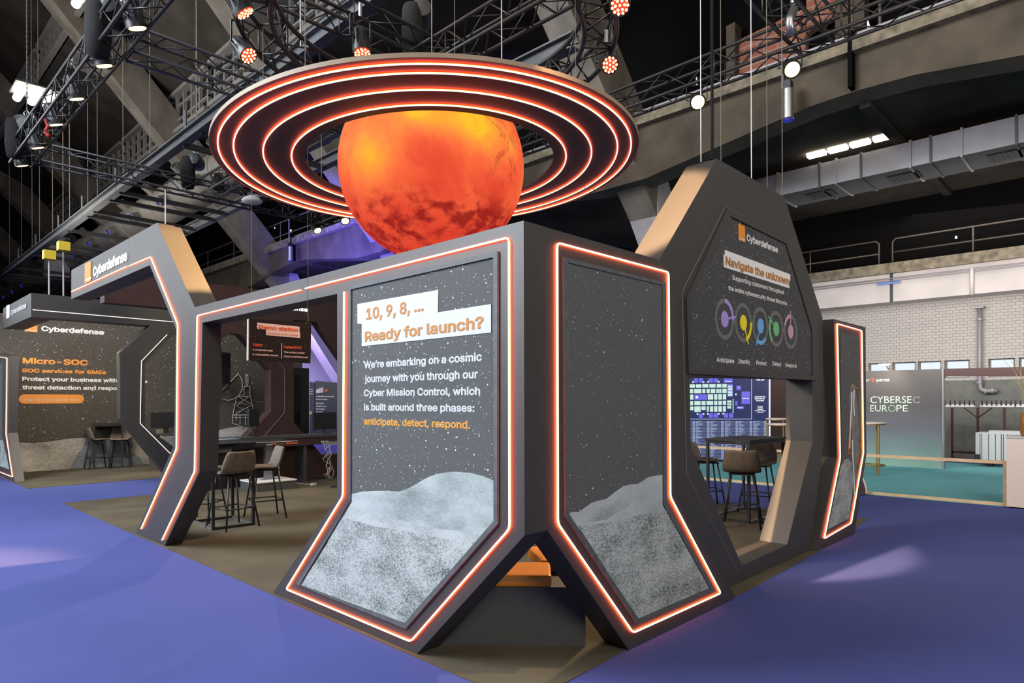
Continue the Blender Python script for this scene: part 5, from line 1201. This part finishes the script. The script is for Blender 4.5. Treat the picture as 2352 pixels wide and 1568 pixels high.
# trolley
tp = PX(18.3, (2240, 993), (2353, 997), (2353, 1078), (2240, 1075))
tr = thing('storage_trolley', 'pale grey slatted storage trolley on castors', 'trolley', (18.3, (tp[0].y + tp[1].y) / 2, 0))
z0_, z1_ = .16, tp[0].z; ya, yb_ = tp[1].y, tp[0].y
MB().box((18.3, ya, z0_), (18.9, yb_, z1_)).build('body', M['plastic_white'], tr, bevel=.01)
mb = MB()
for f_ in (.10, .14, .28, .42, .54, .58, .66, .70, .86): mb.box((18.297, yb_ + (ya - yb_) * f_ - .006, z0_), (18.301, yb_ + (ya - yb_) * f_ + .006, z1_ - .02))
mb.build('groove', M['black'], tr)
MB().box((18.32, yb_ - .9, z1_), (18.7, yb_ - .25, z1_ + .05)).build('lid', M['white'], tr)
MB().box((18.28, yb_ - .1, z0_), (18.36, yb_ + .01, z0_ + .12)).build('bumper', M['black'], tr)
for y in (yb_ - .25, ya + .25):
    for X in (18.4, 18.8): MB().lathe([(.07, -.025), (.07, .025)], (X, y, .08), 14, (1, 0, 0)).build('castor', M['rubber'], tr)
# pine frame along the aisle carpet
XF_ = 11.75
wf = thing('pine_frame', 'low open frame of pale pine battens along the teal carpet', 'frame', (XF_, 5, 0))
yr = P(0, XF_, 2313, 1100).y; zt_ = P(0, XF_, 2150, 1052).z; yl = 9.5
MB().box((XF_ - .02, yr, .0), (XF_ + .05, yl, .045)).build('floor_batten', M['wood'], wf)
MB().box((XF_ - .02, yr, zt_ - .035), (XF_ + .05, yl, zt_ + .01)).build('top_batten', M['wood'], wf)
for y in (yr, yl - .045): MB().box((XF_ - .018, y, .045), (XF_ + .048, y + .045, zt_ - .035)).build('post', M['wood'], wf)
cb = thing('curved_panel', 'dark curved edged board at the end of the pine frame by the stand', 'board', (11.5, 3.4, 0))
cbp = PX(11.55, (1960, 1085), (1975, 1095), (1981, 1108), (1985, 1122), (1987, 1138), (1960, 1138))
zb0_ = min(p.z for p in cbp)
for p in cbp: p.z -= zb0_
MB().prism([cbp], (.10, 0, 0)).build('board', M['maroon'], cb)
MB().tube([cbp[1] + Vector((.05, 0, 0)), cbp[2] + Vector((.05, 0, 0)), cbp[3] + Vector((.05, 0, 0)), cbp[4] + Vector((.05, 0, .01))], .022, 6).build('edge_band', M['cream'], cb)
cc = thing('reception_counter', 'cream reception counter at the picture edge', 'counter', (11.9, .8, 0))
zc_ = P(0, 11.62, 2340, 1003).z
MB().box((11.62, -.8, .02), (12.25, yr - .01, zc_ - .02)).build('body', M['cream'], cc)
MB().box((11.61, -.81, zc_ - .02), (12.26, yr - .0, zc_)).build('top', M['white'], cc)
MB().box((11.65, -.78, .006), (12.2, yr - .04, .02)).build('plinth', M['black'], cc)
va = thing('vase', 'amber glazed vase with dry twigs on the cream counter', 'vase', PX(11.85, (2361, 1000))[0]); va.location.z = zc_
c = va.location
MB().lathe([(.06, .0), (.085, .02), (.10, .12), (.098, .26), (.075, .34), (.05, .36), (.045, .36), (.04, .2)], c, 24).build('body', M['vase'], va, True)
rnd = random.Random(5)
for k in range(9):
    a = rnd.uniform(-1, 1); b_ = rnd.uniform(-.4, .4); h = rnd.uniform(.45, .8)
    pts = [c + Vector((0, 0, .3)), c + Vector((b_ * .08, a * .08, .36 + h * .4)), c + Vector((b_ * .3, a * .2 + rnd.uniform(-.04, .04), .36 + h * .75)), c + Vector((b_ * .4, a * .34, .36 + h))]
    MB().tube(pts, [.006, .005, .004, .002], 5).build('twig', M['twig'], va)
# floor plan screen seen through the tower
DS = 17.2
sc = thing('info_screen', 'large navy screen with the fair floor plan and exhibitor list', 'screen', PD(DS, 1670, 1055))
sc.location.z = 0
bl = [PD(DS, 1540, 805), PD(DS, 1767.5, 805), PD(DS, 1767.5, 1055), PD(DS, 1540, 1055)]
for p in bl[2:]: p.z = .02
MB().prism([bl], fw * .15).build('display', M['screen_bg'], sc)
MB().prism([[PD(DS, 1766, 805), PD(DS, 1768.5, 805), PD(DS, 1768.5, 1052), PD(DS, 1766, 1052)]], -fw * .03).build('edge_light', M['whitelens'] if False else M['screen_white'], sc)
def c6(x, y): return (1570 + x * .14668, 850 + y * .14668)
def rect(mb, x0, y0, x1, y1, lift=.01):
    pts = [PD(DS - lift, *c6(*q)) for q in ((x0, y0), (x1, y0), (x1, y1), (x0, y1))]; mb.flat(pts)
mb = MB()
for r_ in ([97, 220, 180, 275], [195, 220, 280, 275], [295, 216, 390, 272], [405, 216, 500, 272], [518, 214, 594, 272], [608, 214, 676, 272], [100, 295, 150, 360], [165, 293, 280, 360], [295, 293, 342, 357], [360, 292, 410, 357], [425, 292, 497, 357], [512, 292, 554, 355], [560, 292, 592, 355], [608, 290, 676, 355],
          [103, 380, 155, 460], [380, 376, 464, 460], [478, 376, 530, 460], [545, 374, 600, 460], [615, 374, 668, 458], [103, 484, 150, 550], [170, 482, 267, 547], [282, 482, 345, 547], [360, 480, 464, 545], [478, 478, 530, 545], [545, 478, 600, 545], [615, 476, 668, 543],
          [103, 567, 155, 626], [170, 565, 268, 652], [282, 565, 345, 622], [362, 565, 397, 620], [362, 628, 397, 648], [413, 563, 464, 648], [478, 561, 530, 648], [545, 561, 600, 648], [617, 559, 662, 648], [683, 472, 750, 508], [683, 520, 716, 552], [720, 520, 750, 552], [683, 562, 747, 600],
          [697, 240, 765, 272], [697, 282, 765, 316], [697, 328, 765, 362], [697, 370, 765, 404]): mb = MB(); rect(mb, *r_, lift=.02); mb.build('plan_cell', M['screen_mint'], sc)
for k in range(7): mb = MB(); rect(mb, 768, 452 + k * 32, 785, 474 + k * 32, .02); mb.build('plan_cell', M['screen_mint'], sc)
mb = MB()
for r_ in ([160, 125, 226, 195], [238, 125, 305, 195], [395, 122, 462, 192], [472, 122, 540, 192], [630, 122, 770, 195], [683, 215, 770, 412], [170, 378, 365, 463], [828, 240, 900, 312], [907, 333, 1042, 528], [810, 485, 845, 550], [832, 562, 945, 606], [237, 676, 304, 746], [395, 673, 462, 743], [472, 673, 540, 743], [632, 672, 698, 742], [710, 672, 777, 742]): mb = MB(); rect(mb, *r_); mb.build('plan_block', M['screen_violet'], sc)
mb = MB(); rnd = random.Random(9)
rect(mb, 107, 760, 1070, 768); rect(mb, 1060, 100, 1070, 768)
for a, b in ((-120, 185), (195, 410), (420, 632), (645, 858), (868, 1078), (1090, 1300)):
    for k in range(33):
        y = 795 + k * 18.2
        if y > 1380: break
        w_ = rnd.uniform(.18, .72) * (b - a - 60)
        rect(mb, a, y, a + w_, y + 9); rect(mb, a + w_ + 4, y + 3, b - 48, y + 6); rect(mb, b - 44, y, b, y + 10)
mb.build('list_lines', M['screen_line'], sc)
mb = TB()
def st(s_, x0, x1, y, cap, bold=.03):
    a, b = PD(DS - .012, *c6(x0, y)), PD(DS - .012, *c6(x1, y)); t_ = PD(DS - .012, *c6(x0, y - cap)); mb.text(s_, a, b - a, t_.z - a.z, bold=bold)
st('THE APP', 1135, 1268, 160, 24); st('AND MAKE THE', 1110, 1280, 424, 22); st('MOST OUT OF', 1115, 1272, 454, 22); st('YOUR VISIT', 1130, 1262, 484, 22)
for k, s_ in enumerate(('- Program', '- Speakers', '- Floorplan', '- Schedule meetings', '- Live feed')): w_ = (90, 95, 100, 180, 100)[k]; st(s_, 1197 - w_ / 2, 1197 + w_ / 2, 568 + k * 24, 14)
st('Main stage', 925, 1026, 445, 16); st('Cafe', 845, 880, 272, 12); st('Entrance', 848, 925, 590, 12); st('Registration', 655, 748, 178, 12)
mb.build('lettering', M['screen_white'], sc)
mb = MB()
for x, y in ((148, 185), (313, 185), (384, 182), (550, 180), (218, 685), (313, 685), (380, 684), (550, 683), (622, 682), (820, 378)): rect(mb, x - 12, y - 12, x + 12, y + 12, .02)
for r_ in ([190, 402, 226, 440], [118, 238, 160, 246], [198, 240, 240, 248], [325, 238, 366, 246], [450, 236, 478, 242], [540, 236, 570, 246], [198, 504, 236, 516]): rect(mb, *r_, lift=.025)
mb.build('plan_marker', M['screen_white'], sc)
tag(MB().prism([[PD(18.6, 1770, 780), PD(18.6, 1850, 780), Vector((*PD(18.6, 1850, 1044).xy, .012)), Vector((*PD(18.6, 1770, 1044).xy, .012))]], fw * .2).build('partition_panel', M['maroon']), 'dark panel standing beside the floor plan screen', 'panel').location.z = 0
